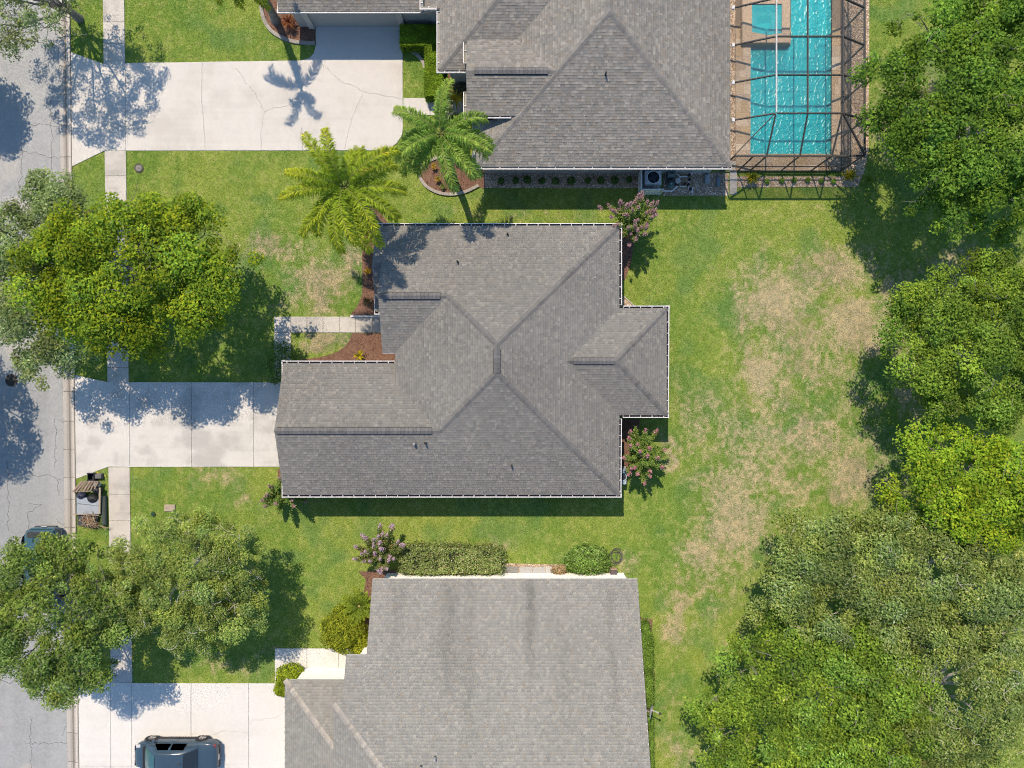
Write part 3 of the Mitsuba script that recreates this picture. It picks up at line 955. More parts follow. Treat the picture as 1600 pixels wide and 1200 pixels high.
def edging(pts, w, z, name, label, cat='edging', col=(0.46, 0.42, 0.38), seg=0.45, rngk=3):
    """A low concrete edging kerb in short segments along a curve."""
    l = LineString(PP(pts))
    k = thing(name, label, cat)
    n = max(2, int(l.length / seg))
    r2 = np.random.default_rng(rngk)
    for i in range(n):
        a, b = l.interpolate(l.length * i / n + 0.006), l.interpolate(l.length * (i + 1) / n - 0.006)
        m = shapely.ops.substring(l, l.length * i / n + 0.005, l.length * (i + 1) / n - 0.005).buffer(w / 2, cap_style=2)
        put('segment', slab(m, -0.03, z + r2.uniform(-.004, .004)), 'm_rough', k, color=np.array(col) * r2.uniform(.88, 1.1))
    no_grass.append(l.buffer(w / 2 + 0.02))
    return k


def curve(pts, n=6):
    """A smooth curve (Catmull-Rom) through the pixels."""
    p = np.array(pts, float)
    p = np.vstack([2 * p[0] - p[1], p, 2 * p[-1] - p[-2]])
    out = []
    for i in range(1, len(p) - 2):
        for t in np.arange(n) / n:
            out.append(tuple(0.5 * ((2 * p[i]) + (-p[i - 1] + p[i + 1]) * t + (2 * p[i - 1] - 5 * p[i] + 4 * p[i + 1] - p[i + 2]) * t * t + (-p[i - 1] + 3 * p[i] - 3 * p[i + 1] + p[i + 2]) * t ** 3)))
    return out + [tuple(p[-2])]


bed(curve([(578, 318), (590, 326), (608, 350), (625, 362)]) + [(640, 480), (600, 494), (546, 494)] + curve([(546, 494), (558, 478), (566, 455), (566, 395), (570, 350), (572, 330), (578, 318)]), label='reddish mulch bed between lawn and the middle house')
bed([(606, 520.5), (550, 520.5)] + curve([(550, 520.5), (545, 534), (530, 548), (505, 557), (470, 562), (456, 565)]) + [(456, 575), (640, 575), (640, 520.5)], label='reddish mulch bed beside the front walkway')
ring = curve([(728, 243), (700, 243), (675, 250), (658, 262), (656, 276), (666, 291), (684, 301), (705, 304), (727, 300), (748, 290)])
bed(ring + [(756, 288), (756, 255), (745, 243)], label='mulch bed in a curved kerb round the tall palm')
edging(ring, 0.17, 0.12, 'garden_edging', 'pale curved concrete edging round the bed of the tall palm', rngk=5)
gb = curve([(411, -20), (409, 8), (412, 28), (421, 45), (436, 57), (456, 65), (478, 68), (493, 68)])
bed(gb + [(493, 30), (520, 30), (520, -20)], label='dark mulch bed at the corner of the upper garage')
edging(gb, 0.2, 0.12, 'garden_edging', 'curved concrete edging of the bed at the garage corner', col=(0.40, 0.37, 0.34), rngk=6)
bed([(629, 60), (700, 60), (700, 150), (735, 150), (735, 105), (690, 105), (690, 60)], label='brown mulch under the clipped hedge')
ge = curve([(629.5, 77), (641, 79), (652, 86), (660, 96), (664, 107)])
edging(ge, 0.17, 0.10, 'garden_edging', 'short curved concrete edging inside the angle of the hedge', col=(0.42, 0.39, 0.36), rngk=7)
bed([(757, 262), (1004, 262), (1004, 294), (757, 294)], 'm_gravel', 0.03, 'gravel_bed', 'river gravel bed along the wall of the upper house')
bed([(752, 255), (757, 255), (757, 296), (748, 292)], label='mulch strip at the corner of the upper house')
bed([(1036, 270), (1138, 270), (1138, 306), (1036, 306)], 'm_gravel', 0.028, 'gravel_bed', 'gravel under the pool equipment')
bed([(1318, -60), (1358, -60), (1357, 235), (1350, 268), (1340, 292), (1318, 292)], 'm_gravel', 0.03, 'gravel_bed', 'gravel border outside the pool cage')
bed([(1112, -60), (1149, -60), (1149, 252), (1112, 252)], 'm_gravel', 0.026, 'gravel_bed', 'thin reddish gravel strip between upper house and pool deck')
bed([(1152, 270), (1310, 270), (1352, 240), (1358, 250), (1340, 290), (1152, 292)] if 0 else [(1152, 276), (1318, 276), (1318, 292), (1152, 293)], 'm_gravel', 0.032, 'gravel_bed', 'gravel strip with young plants below the pool cage')
bed([(962, 347), (992, 350), (990, 385), (985, 415), (976, 438), (962, 440)], label='dark mulch under the crape myrtle behind the middle house')
bed([(962, 466), (973, 464), (992, 480), (962, 480)], 'm_gravel', 0.03, 'gravel_bed', 'small triangle of orange gravel in the corner of the back wall')
edging([(974, 463), (992, 479)], 0.06, 0.08, 'garden_edging', 'thin straight edging of the orange gravel triangle', col=(.5, .48, .45), rngk=8)
bed([(962, 655), (1000, 655), (990, 730), (962, 735)], label='shaded mulch under the pink crape myrtle')
bed([(560, 893), (620, 890), (620, 912), (590, 920), (590, 1005), (570, 1010), (560, 985), (568, 930), (572, 905)], label='brown mulch bed at the corner of the lowest house')
bed([(780, 880), (885, 882), (885, 902), (780, 902)], 'm_gravel', 0.022, 'gravel_bed', 'pale gravel strip against the lowest house')
bed([(1000, 965), (1019, 968), (1021, 1240), (1000, 1240)], label='mulch strip along the right wall of the lowest house')
bed([(434, 733), (446, 733), (446, 780), (434, 776)], label='mulch strip at the left corner of the middle house')
bed([(452, 1060), (475, 1048), (478, 1100), (445, 1100)], label='mulch under the rounded hedge by the lowest driveway')
# stepping slabs by the lowest house
key = thing('stepping_stone', 'grey stepping slab in gravel along the lowest house wall, left one beside the long hedge', 'stepping stone')
put('slab', slab(PPoly([(785, 884), (810, 885), (810, 900), (785, 900)]), 0, 0.06), 'm_rough', key, color=(.30, .30, .29))
key = thing('stepping_stone', 'pale marbled slab path against the lowest house wall', 'stepping stone')
for u0, u1 in ((812, 832), (833, 852), (853, 872)):
    put('slab', slab(PPoly([(u0, 886), (u1, 885), (u1, 900), (u0, 900)]), 0, 0.065), 'm_rough', key, color=np.array((.56, .56, .56)) * rng.uniform(.85, 1.1))

# ------------------------------------------------------------------ pool, deck and spa
ZW = -0.10                                                   # water level
pool_out = PPoly([(1235, -80), (1300, -80), (1298.5, 241), (1172, 241), (1172.5, 70), (1235, 70)], 0.0)
spa_in = PPoly([(1175, 6), (1222, 6), (1222, 52), (1200, 55), (1175, 50)], 0.35)
spa_out = PPoly([(1160, -8), (1234, -8), (1234, 66.5), (1160, 66.5)], 0.35)
deck_area = PPoly([(1149, -80), (1317, -80), (1317, 268), (1149, 268)])
no_grass += [deck_area, PPoly([(1138, 246), (1152, 240), (1152, 306), (1138, 306)])]
dk = 'pool_deck'
struct(dk, 'tan travertine paver deck round the swimming pool')
cop = pool_out.buffer(0.30, join_style=2).difference(pool_out)
area = deck_area.difference(pool_out).difference(spa_out.buffer(0.01))
r2 = np.random.default_rng(11)
x0, y0, x1, y1 = area.bounds
yy = y0
tones = 1.35 * np.array([(.46, .36, .255), (.50, .40, .30), (.41, .32, .23), (.52, .44, .35), (.44, .33, .21), (.47, .385, .30)])
pieces = 0
while yy < 20.2:
    hgt = r2.choice([0.40, 0.40, 0.61])
    xx = x0 - r2.uniform(0, .5)
    while xx < x1:
        w = r2.choice([0.40, 0.61, 0.61, 0.81])
        t = box(xx + .004, yy + .004, xx + w - .004, yy + hgt - .004).intersection(area)
        for qq in polys(t):
            if qq.area > 0.015:
                put('paver', slab(qq, 0.0, 0.072 + r2.uniform(-.002, .003)), 'm_rough', dk, color=tones[r2.integers(len(tones))] * r2.uniform(.85, 1.1))
        xx += w
    yy += hgt
put('joint_bed', slab(area, -0.02, 0.055), 'm_rough', dk, color=(.25, .2, .15))
sp = thing('swimming_pool', 'turquoise swimming pool with rippled water inside the screen cage', 'pool')
inner = pool_out
side = []
for poly in polys(inner):
    m = np.array(shapely.geometry.polygon.orient(poly).exterior.coords)
    L = len(m)
    vv = np.vstack([np.c_[m, np.full(L, 0.05)], np.c_[m, np.full(L, -1.35)]])
    x = np.arange(L - 1)
    side.append((vv, np.vstack([np.c_[x, x + L, x + L + 1], np.c_[x, x + L + 1, x + 1]])))
v, f = sheet(inner, -1.30)
side.append((v, f))
put('basin', joinv(side), 'm_pool', sp)
put('bench', slab(PPoly([(1173, 71), (1181, 71), (1181, 240.5), (1173, 240.5)]), -1.3, -0.5), 'm_pool', sp)
put('bench', slab(PPoly([(1284, -80), (1299, -80), (1298, 240.5), (1290, 240.5)]), -1.3, -0.62), 'm_pool', sp)


def water(poly, z, amp, res, seed, parent, cell=0.26):
    x0, y0, x1, y1 = poly.bounds
    nx, ny = int((x1 - x0) / res) + 1, int((y1 - y0) / res) + 1
    gx, gy = np.meshgrid(np.linspace(x0, x1, nx), np.linspace(y0, y1, ny), indexing='ij')
    pt = np.c_[gx.ravel(), gy.ravel(), np.zeros(nx * ny)]
    wx = pt[:, 0] + 0.5 * (meshkit.fbm(pt * 1.6, 3, seed) - .5)
    wy = pt[:, 1] + 0.5 * (meshkit.fbm(pt * 1.6, 3, seed + 9) - .5)
    from scipy.spatial import cKDTree
    rr = np.random.default_rng(seed)
    n = int((x1 - x0) * (y1 - y0) / cell ** 2)
    site = rr.uniform((x0 - .5, y0 - .5), (x1 + .5, y1 + .5), (n, 2))
    d, _ = cKDTree(site).query(np.c_[wx, wy], k=2)
    e = d[:, 1] - d[:, 0]
    hgt = amp * np.exp(-e / 0.045) + amp * 0.45 * (meshkit.fbm(pt * 2.5, 3, seed + 4) - .5)
    big = meshkit.fbm(pt * 0.45, 2, seed + 20)
    hgt = hgt * (0.6 + 0.8 * big)
    zz = z + hgt
    i, j = np.meshgrid(np.arange(nx - 1), np.arange(ny - 1), indexing='ij')
    a = i * ny + j
    quad = np.stack([a, a + ny, a + ny + 1, a + 1], -1).reshape(-1, 4)
    cx, cy = pt[quad][:, :, 0].mean(1), pt[quad][:, :, 1].mean(1)
    quad = quad[shapely.contains_xy(poly.buffer(res * 0.6), cx, cy)]
    f = np.vstack([quad[:, [0, 1, 2]], quad[:, [0, 2, 3]]])
    return put('water', (np.c_[pt[:, :2], zz], f), 'm_water', parent, smooth=True)


water(pool_out, ZW, 0.038, 0.025, 3, sp)
spa = thing('spa', 'square raised spa with pale blue water beside the pool', 'spa')
rimz = 0.36
put('rim', slab(spa_out.difference(spa_in), -0.5, rimz), 'm_rough', spa, color=(.64, .50, .37))
put('rim_tile', slab(spa_out.buffer(0.03, join_style=2).difference(spa_out.buffer(0.001, join_style=2)), -1.3, rimz - 0.05), 'm_rough', spa, color=(.40, .33, .26))
put('basin', slab(spa_in.buffer(0.02), -0.9, -0.55), 'm_pool', spa)
put('seat', slab(spa_in.difference(spa_in.buffer(-0.42, join_style=2)), -0.56, -0.12), 'm_rough', spa, color=(.20, .55, .58))
put('water', sheet(spa_in.buffer(-0.005), rimz - 0.07), 'm_water', spa)

# ------------------------------------------------------------------ screen cage over the pool
cg = thing('pool_cage', 'bronze aluminium screen cage over the pool', 'screen enclosure')
zt, zc = 3.83, 2.88
xa, xb, xc, xw = X(1213, zt), X(1262, zt), X(1317, zt), X(1147, 2.78)
xe, ys = X(1351, zc), Y(243.5, zc)
yb = [Y(v, zt) for v in (-63, -3, 57, 117, 177)]
bronze, white = (0.060, 0.058, 0.060), (0.75, 0.75, 0.75)


def beam(a, b, w=0.055, h=0.13, c=bronze, name='beam'):
    return put(name, bar(a, b, w, h), 'm_paint', cg, color=c)


for y in yb:
    beam((xw, y, zc - 0.02), (xa - .06, y, zt - 0.01))
    beam((xa + .06, y, zt), (xc - .04, y, zt))
    beam((xc + .04, y, zt - .01), (xe - .05, y, zc))
    beam((xe, y, 0.08), (xe, y, zc - .07), 0.07, 0.07, name='post')
    put('bracket', bx(xw - .14, xw - .01, y - .09, y + .09, zc - .1, zc + .05), 'm_paint', cg, color=white)
beam((xa, yb[-1] + .04, zt + .004), (xa, yb[0], zt + .004), 0.045, 0.12, white)
beam((xb, yb[-1] + .04, zt + .002), (xb, yb[0], zt + .002), 0.06, 0.12)
beam((xc, yb[-1] - .03, zt + .003), (xc, yb[0], zt + .003), 0.06, 0.10)
yl = yb[-1]
for a, b in (((xa - .08, yl), (xw, ys)), ((xa - .03, yl), (X(1198, zc), ys)), ((xb, yl), (X(1250, zc), ys)), ((xc - .05, yl), (X(1300, zc), ys)), ((xc + .02, yl), (xe, ys))):
    beam((a[0], a[1] - .03, zt - .01), (b[0], b[1] + .04, zc + .02))
beam((xw, ys, zc), (xe, ys, zc), 0.09, 0.09)
beam((xe, ys + .05, zc), (xe, yb[0], zc), 0.09, 0.09)
for zr_ in (0.13, 0.95):
    beam((xw, ys, zr_), (xe, ys, zr_), 0.05, 0.06, name='rail')
    beam((xe, ys + .04, zr_), (xe, yb[0], zr_), 0.05, 0.06, name='rail')
for u in (1178, 1198, 1250, 1300, 1349):
    beam((X(u, zc), ys, 0.16), (X(u, zc), ys, zc - .05), 0.06, 0.06, name='post')
beam((xw, ys - 0.0, 0.16), (xw, ys, zc - .05), 0.06, 0.06, name='post')


def screen(pts, mat='m_screen'):
    v = np.array(pts, float)
    put('screen_panel', (v, np.array([[0, 1, 2], [0, 2, 3]]) if len(v) == 4 else np.array([[0, 1, 2]])), mat, cg)


ys_ = [*yb, ]
for k in range(len(yb) - 1):
    y0, y1 = yb[k + 1], yb[k]
    screen([(xw, y0, zc), (xa, y0, zt), (xa, y1, zt), (xw, y1, zc)])
    screen([(xa, y0, zt), (xb, y0, zt), (xb, y1, zt), (xa, y1, zt)])
    screen([(xb, y0, zt), (xc, y0, zt), (xc, y1, zt), (xb, y1, zt)])
    screen([(xc, y0, zt), (xe, y0, zc), (xe, y1, zc), (xc, y1, zt)])
    screen([(xe, y0, .1), (xe, y1, .1), (xe, y1, zc), (xe, y0, zc)], 'm_screen_side')
screen([(xw, ys, zc), (xa, yl, zt), (xw, yl, zc)])
screen([(xe, ys, zc), (xe, yl, zc), (xc, yl, zt)])
for u0, u1, p0, p1 in ((1147, 1198, xa, xa), (1198, 1250, xa, xb), (1250, 1300, xb, xc), (1300, 1351, xc, xc)):
    pts = [(X(u0, zc), ys, zc), (X(u1, zc), ys, zc), (p1, yl, zt), (p0, yl, zt)]
    screen(pts if p0 != p1 else pts[:3])
    screen([(X(u0, zc), ys, .1), (X(u1, zc), ys, .1), (X(u1, zc), ys, zc), (X(u0, zc), ys, zc)], 'm_screen_side')
screen([(xe, ys, .1), (xe, yl, .1), (xe, yl, zc), (xe, ys, zc)], 'm_screen_side')

# ------------------------------------------------------------------ lawn
hard = unary_union([g.buffer(0.015) for g in no_grass])
hole = unary_union([pool_out.buffer(0.2), spa_out.buffer(-0.05), road_area, strip(98, 116.2, -900, 2100)])
lawn = put('lawn', sheet(box(-900, -900, 900, 900).difference(hole), 0.0), 'm_lawn')
struct(lawn, 'patchy lawn, green with dry tan areas behind the middle house')
# the lot's house footprints keep the blades out
houses_foot = unary_union([b.foot.buffer(-0.5) for b in main + top] + [bshrink(b) for b in bottom])
r2 = np.random.default_rng(5)
N = 1150000
pts = r2.uniform((-30.6, -23.2), (30.6, 23.2), (N, 2))
block = unary_union([hard, houses_foot])
shapely.prepare(block)
pts = pts[~shapely.contains_xy(block, pts[:, 0], pts[:, 1])]
n = len(pts)
a = r2.uniform(0, 2 * PI, n)
w, hh, lean = r2.uniform(.012, .024, n), r2.uniform(.018, .045, n), r2.uniform(.03, .085, n)
d, s = np.c_[np.cos(a), np.sin(a)], np.c_[-np.sin(a), np.cos(a)]
v = np.stack([np.c_[pts - s * w[:, None], np.zeros(n)], np.c_[pts + s * w[:, None], np.zeros(n)], np.c_[pts + d * lean[:, None], hh]], 1).reshape(-1, 3)
put('grass', (v, np.arange(3 * n).reshape(-1, 3)), 'm_lawn', lawn)
stuff('lawn__grass')
# ------------------------------------------------------------------ trees and plants
ORD = 'first second third fourth fifth sixth seventh eighth ninth tenth'.split()


def leaf_quads(c, nrm, L, W, r, cols, roll=None):
    """Rhombic leaves at c, facing nrm: (v, f), colours; L, W half sizes (n,)."""
    n = len(c)
    nrm = nrm / (np.linalg.norm(nrm, axis=1, keepdims=True) + 1e-9)
    a = np.cross(nrm, r.standard_normal((n, 3)))
    a /= np.linalg.norm(a, axis=1, keepdims=True) + 1e-9
    b = np.cross(nrm, a)
    L, W = L[:, None], W[:, None]
    v = np.stack([c - a * L, c + b * W - nrm * W * .25, c + a * L, c - b * W - nrm * W * .25], 1).reshape(-1, 3)
    f = (np.array([[0, 2, 1], [0, 3, 2]])[None] + (np.arange(n) * 4)[:, None, None]).reshape(-1, 3)
    return (v, f), np.repeat(cols, 4, 0)


LM = 2.15                                        # level of all foliage colours


def leaf_cols(n, pal, w, r, jit=0.16):
    pal = np.array(pal)
    return np.clip(LM * pal[r.choice(len(pal), n, p=np.array(w) / sum(w))] * (1 + jit * r.standard_normal((n, 1))), .01, .8)


GREENS = {
    'bright': ([(.096, .136, .017), (.134, .160, .018), (.066, .106, .018), (.145, .150, .022), (.052, .088, .020)], [4, 3, 3, .5, 1.2]),
    'grey': ([(.098, .128, .062), (.130, .155, .085), (.070, .100, .046), (.17, .19, .125)], [4, 3, 3, 1.2]),
    'oak': ([(.080, .128, .024), (.115, .160, .032), (.055, .090, .020), (.140, .180, .055)], [4, 3, 3, .8]),
    'oakgrey': ([(.105, .138, .052), (.135, .162, .070), (.072, .102, .036), (.185, .200, .125)], [4, 3, 3, 1.2]),
    'fine': ([(.108, .142, .046), (.145, .170, .062), (.070, .104, .036), (.185, .195, .105)], [4, 3, 3, 1.2]),
    'street': ([(.085, .122, .036), (.115, .150, .050), (.056, .090, .028), (.15, .175, .085)], [4, 3, 3, 1]),
    'dark': ([(.060, .106, .020), (.086, .138, .028), (.042, .078, .020)], [4, 3, 3]),
    'yellow': ([(.110, .165, .020), (.145, .185, .024), (.076, .128, .018), (.17, .17, .03)], [4, 3, 3, .5]),
}


def tree(name, label, u, v, ru, rv, zc, rz, kind, seed, trunk=None, leaf=(.070, .036), dens=1.0, clump=0.62, gaps=0.0, group=None, cat='tree', twigs=1.0, lobes=3.0, barkc=None):
    """A broadleaf tree: its crown's middle is seen at pixel (u, v) at height zc; ru, rv its half size in pixels, rz in metres."""
    r = np.random.default_rng(seed)
    key = thing(name, label, cat, group)
    cx, cy = P(u, v, zc)
    s = (H - zc) / FPX
    R = np.array([ru * s, rv * s, rz])
    C = np.array([cx, cy, zc])
    base = np.array([*(P(*trunk, 0) if trunk else (cx, cy)), -0.05])
    # clump centres on and under an uneven dome
    area = PI * R[0] * R[1]
    n = int(area * 2.4 * (1 - gaps) / clump ** 2 * 0.46)
    d = r.standard_normal((n * 5, 3))
    d /= np.linalg.norm(d, axis=1, keepdims=True)
    d[:, 2] = np.where(d[:, 2] < -0.35, -d[:, 2], d[:, 2])
    rad = r.uniform(0.25, 1, len(d)) ** 0.42
    edge = 0.72 + 0.52 * meshkit.fbm(d * lobes * .55 + seed * 3.7, 3, seed)
    cc = C + d * R * (rad * edge)[:, None]
    hole = meshkit.fbm(cc * 0.55 + seed, 2, seed + 5)
    low = cc[:, 2] < zc + .3 * rz
    cc = cc[(hole > 0.27 + gaps * 0.38) | (~low & (hole > 0.10 + gaps * .5))]
    keep, mind = [], clump * .62
    for q in cc:
        if all(abs(q[0] - o_[0]) + abs(q[1] - o_[1]) + 1.3 * abs(q[2] - o_[2]) > mind * 1.3 for o_ in keep):
            keep.append(q)
            if len(keep) >= n:
                break
    cc = np.array(keep)
    n = len(cc)
    size = clump * np.clip(np.exp(r.normal(-.04, .36, n)), .4, 2.0)
    # limbs
    fork = base + np.array([0, 0, max(1.0, (zc - rz) * 0.55)]) + np.r_[(C - base)[:2] * 0.2, 0]
    tr = 0.035 * (R[0] + R[1]) * 0.5 + 0.06
    wood = [tube([base, base * [.9, .9, .5] + fork * [.1, .1, .5], fork], [tr * 1.35, tr, tr * .85], 8)]
    tips, tiprad = [], []
    K = 11
    for k in range(K):
        az, el = 2 * PI * (k + r.uniform(-.3, .3)) / K, r.uniform(0.0, 0.75)
        e = C + R * np.array([math.cos(az) * math.cos(el), math.sin(az) * math.cos(el), math.sin(el) * .6 - 0.2]) * r.uniform(.62, .90)
        m = fork * .5 + e * .5 + np.array([0, 0, -0.12 * rz]) + r.normal(0, .25, 3)
        t = np.linspace(0, 1, 9)[:, None]
        pth = (1 - t) ** 2 * fork + 2 * t * (1 - t) * m + t ** 2 * e + np.r_[np.zeros((1, 3)), r.normal(0, .06, (8, 3))]
        rr = np.linspace(tr * .5, 0.014, 9)
        wood.append(tube(pth, rr, 6))
        tips += list(pth[2:])
        tiprad += list(rr[2:])
        for j in range(3, 9):
            a2_ = az + r.choice([-1, 1]) * r.uniform(.5, 1.2)
            ln = r.uniform(.5, 1.3)
            e2 = pth[j] + ln * np.array([math.cos(a2_), math.sin(a2_), r.uniform(-.1, .5)])
            mid = (pth[j] + e2) / 2 + r.normal(0, .08, 3)
            wood.append(tube([pth[j], mid, e2], [min(rr[j] * .6, .03), .014, .008], 4))
            tips += [mid, e2]
            tiprad += [.014, .008]
    tips, tiprad = np.array(tips), np.array(tiprad)
    from scipy.spatial import cKDTree
    dist, near = cKDTree(tips).query(cc)
    for q, k, s_ in zip(cc, near, size):
        if r.random() < twigs * .6:
            p0 = tips[k]
            m = (p0 + q) / 2 + r.normal(0, .12, 3)
            wood.append(tube([p0, m, q + [0, 0, -.1]], [.012, .009, .005], 4))
        if r.random() < twigs * .30:
            a2_ = r.uniform(0, 2 * PI)
            d_ = np.array([math.cos(a2_), math.sin(a2_), r.uniform(-.1, .25)]) * r.uniform(.22, .60)
            o_ = q + np.array([0, 0, s_ * r.uniform(.25, .55)])
            k_ = np.linspace(-1, 1, 5)[:, None]
            bend = np.array([-d_[1], d_[0], .1]) * r.uniform(-.6, .6)
            wood.append(tube(o_ + d_ * k_ + bend * (1 - k_ ** 2), [.014, .012, .010, .008, .004], 4))
            wood.append(tube([o_ + bend, o_ + d_ * .5 - bend * .8, o_ + d_ * .7 - bend * 1.8], [.010, .007, .003], 4))
    put('trunk', joinv(wood), 'm_rough', key, color=barkc or (.27, .25, .225))
    # leaves
    la = 2 * leaf[0] * leaf[1]
    per = np.maximum(20, (dens * 1.55 * PI * size ** 2 / la * 0.85)).astype(int)
    idx = np.repeat(np.arange(n), per)
    m = len(idx)
    o = r.standard_normal((m, 3))
    o /= np.linalg.norm(o, axis=1, keepdims=True)
    o[:, 2] = np.where(o[:, 2] < -.25, -o[:, 2], o[:, 2])
    o *= (r.uniform(0, 1, m) ** .40)[:, None]
    pos = cc[idx] + o * size[idx][:, None] * np.array([1, 1, .70])
    pos += 0.12 * (meshkit.noise(pos * 3.1, seed)[:, None] - .5) * r.uniform(-1.5, 1.5, (m, 3))
    nr = o * [.75, .75, .5] + [0, 0, .62] + r.normal(0, .36, (m, 3))
    pal, w = GREENS[kind]
    col = leaf_cols(m, pal, w, r)
    tone = 1 + 0.20 * r.standard_normal(n)
    warm = np.clip(r.standard_normal(n), -1.5, 1.5)
    col *= np.clip(tone, .65, 1.5)[idx][:, None] * (1 + warm[idx][:, None] * np.array([.07, .02, -.10])) * np.array([1.02, 1.07, .76])
    sc = r.uniform(.7, 1.25, m)
    mm, c = leaf_quads(pos, nr, leaf[0] * sc, leaf[1] * sc, r, np.clip(col, .01, .7))
    put('crown', mm, 'm_leaf', key, color=c)
    return key


FT = 'trees along the street'
BT = 'trees behind the back lawns'
tree('broadleaf_tree', 'large bright yellow green tree on the front lawn of the middle house', 212, 425, 178, 128, 6.0, 2.6, 'bright', 11, leaf=(.085, .050), clump=.60, lobes=4, trunk=(235, 440), gaps=.0)
tree('street_tree', 'pale grey green tree over the street, half behind the bright yellow green tree', 80, 432, 104, 165, 4.3, 2.0, 'grey', 12, leaf=(.080, .040), clump=.52, dens=.85, gaps=.12, trunk=(140, 430), group=FT)
tree('street_tree', 'dark green tree over street and verge in the lower left corner, hiding a parked car', 95, 962, 118, 135, 4.6, 2.2, 'street', 13, leaf=(.076, .038), clump=.50, dens=.95, gaps=.0, trunk=(138, 950), group=FT)
tree('lawn_tree', 'fine leaved pale green tree on the lawn between the two lower driveways', 292, 908, 132, 112, 4.4, 2.1, 'fine', 14, leaf=(.062, .027), clump=.44, dens=1.0, gaps=.0, trunk=(295, 890), barkc=(.62, .60, .55))
tree('street_tree', 'sparse grey green tree in the top left corner, its shadow across the upper driveway', 42, -20, 120, 110, 5.0, 2.0, 'grey', 15, leaf=(.075, .034), clump=.32, dens=.42, gaps=.34, trunk=(125, 30), group=FT)
tree('street_tree', 'tree across the street beyond the left edge, seen only by its upper shadow', -185, 45, 92, 92, 5.0, 2.0, 'oak', 16, leaf=(.09, .05), clump=.6, group=FT)
tree('street_tree', 'tree across the street beyond the left edge, seen only by its middle shadow', -172, 575, 100, 112, 5.0, 2.0, 'oak', 17, leaf=(.09, .05), clump=.55, gaps=.08, group=FT)
tree('oak_tree', 'deep green tree in the top right corner beside the pool cage', 1528, 168, 172, 205, 6.0, 2.8, 'dark', 21, leaf=(.088, .050), clump=.60, gaps=.05, lobes=4, trunk=(1500, 190), group=BT)
tree('oak_tree', 'medium green dense tree at the right edge, uppermost of the lower tree cluster', 1528, 542, 148, 142, 5.0, 2.4, 'oak', 22, leaf=(0.076, 0.043), clump=.52, trunk=(1510, 570), group=BT)
tree('oak_tree', 'bright yellow green tree at the right edge in the middle of the tree cluster', 1512, 760, 132, 96, 5.6, 2.2, 'yellow', 23, leaf=(.080, .048), clump=.58, lobes=4, trunk=(1480, 770), group=BT)
tree('oak_tree', 'grey green oak with pale bare twigs just below the yellow green tree', 1395, 905, 232, 125, 5.2, 2.4, 'oakgrey', 24, leaf=(0.076, 0.037), clump=.55, dens=.85, gaps=.05, trunk=(1420, 900), group=BT, barkc=(.62, .60, .55))
tree('oak_tree', 'fresh green broad oak in the lower right, reaching nearest to the lowest house', 1265, 1115, 200, 150, 5.4, 2.5, 'oak', 25, leaf=(0.078, 0.045), clump=.56, dens=1.0, trunk=(1270, 1100), group=BT, barkc=(.36, .34, .31))
tree('oak_tree', 'grey green oak with many pale twigs at the lower right edge', 1480, 1080, 135, 160, 5.0, 2.4, 'oakgrey', 26, leaf=(0.073, 0.035), clump=.52, dens=.80, gaps=.10, trunk=(1450, 1060), group=BT, barkc=(.62, .60, .55))


def frond(base, az, el, L, droop, r, col, lmax=.55, n=46, lw=.021, keel=0.35, twist=0.0):
    """One feather frond: rachis and drooping leaflets."""
    K = 16
    pts, p, e = [], np.array(base, float), el
    for k in range(K + 1):
        pts.append(p.copy())
        d = np.array([math.cos(az) * math.cos(e), math.sin(az) * math.cos(e), math.sin(e)])
        p = p + d * L / K
        e -= droop / K * (0.5 + 1.2 * k / K)
        az += twist / K
    pts = np.array(pts)
    parts = [(tube(pts, np.linspace(.030, .006, K + 1), 5), np.array([.26, .30, .10]))]
    t = np.linspace(.10, .99, n)
    x = t * K
    i = np.minimum(x.astype(int), K - 1)
    q = pts[i] + (pts[i + 1] - pts[i]) * (x - i)[:, None]
    f = pts[i + 1] - pts[i]
    f /= np.linalg.norm(f, axis=1, keepdims=True)
    sd = np.cross(f, [0, 0, 1.0])
    sd /= np.linalg.norm(sd, axis=1, keepdims=True) + 1e-9
    upv = np.cross(sd, f)
    ln = lmax * np.clip(np.sin(PI * (0.12 + 0.84 * t)) ** .6, .1, 1)
    V, F, C, m = [], [], [], 0
    for s in (-1, 1):
        for rep in range(2):
            k = r.uniform(.3, .75, n)[:, None]
            d = f * k + sd * s * (1 - .45 * k) + upv * r.normal(keel * .4, .42, n)[:, None]
            d /= np.linalg.norm(d, axis=1, keepdims=True)
            l = (ln * r.uniform(.7, 1.1, n))[:, None]
            w = np.cross(d, upv)
            w /= np.linalg.norm(w, axis=1, keepdims=True) + 1e-9
            w = w * lw
            q2 = q + f * r.uniform(-.03, .03, n)[:, None]
            mid = q2 + d * l * .55 + np.array([0, 0, -.03]) * l
            end = q2 + d * l * .92 + np.array([0, 0, -.52]) * l
            v = np.stack([q2 - w * .5, q2 + w * .5, mid - w, mid + w, end], 1).reshape(-1, 3)
            ff = (np.array([[0, 1, 3], [0, 3, 2], [2, 3, 4]])[None] + (np.arange(n) * 5)[:, None, None]).reshape(-1, 3)
            cc = col[0] + (col[1] - col[0]) * (t[:, None] ** 1.5) * r.uniform(.5, 1.3, (n, 1))
            cc = cc * r.uniform(.55, 1.35, (n, 1)) * 1.5
            parts.append(((v, ff), np.repeat(np.clip(cc, .01, .7), 5, 0)))
    return joinc(parts)


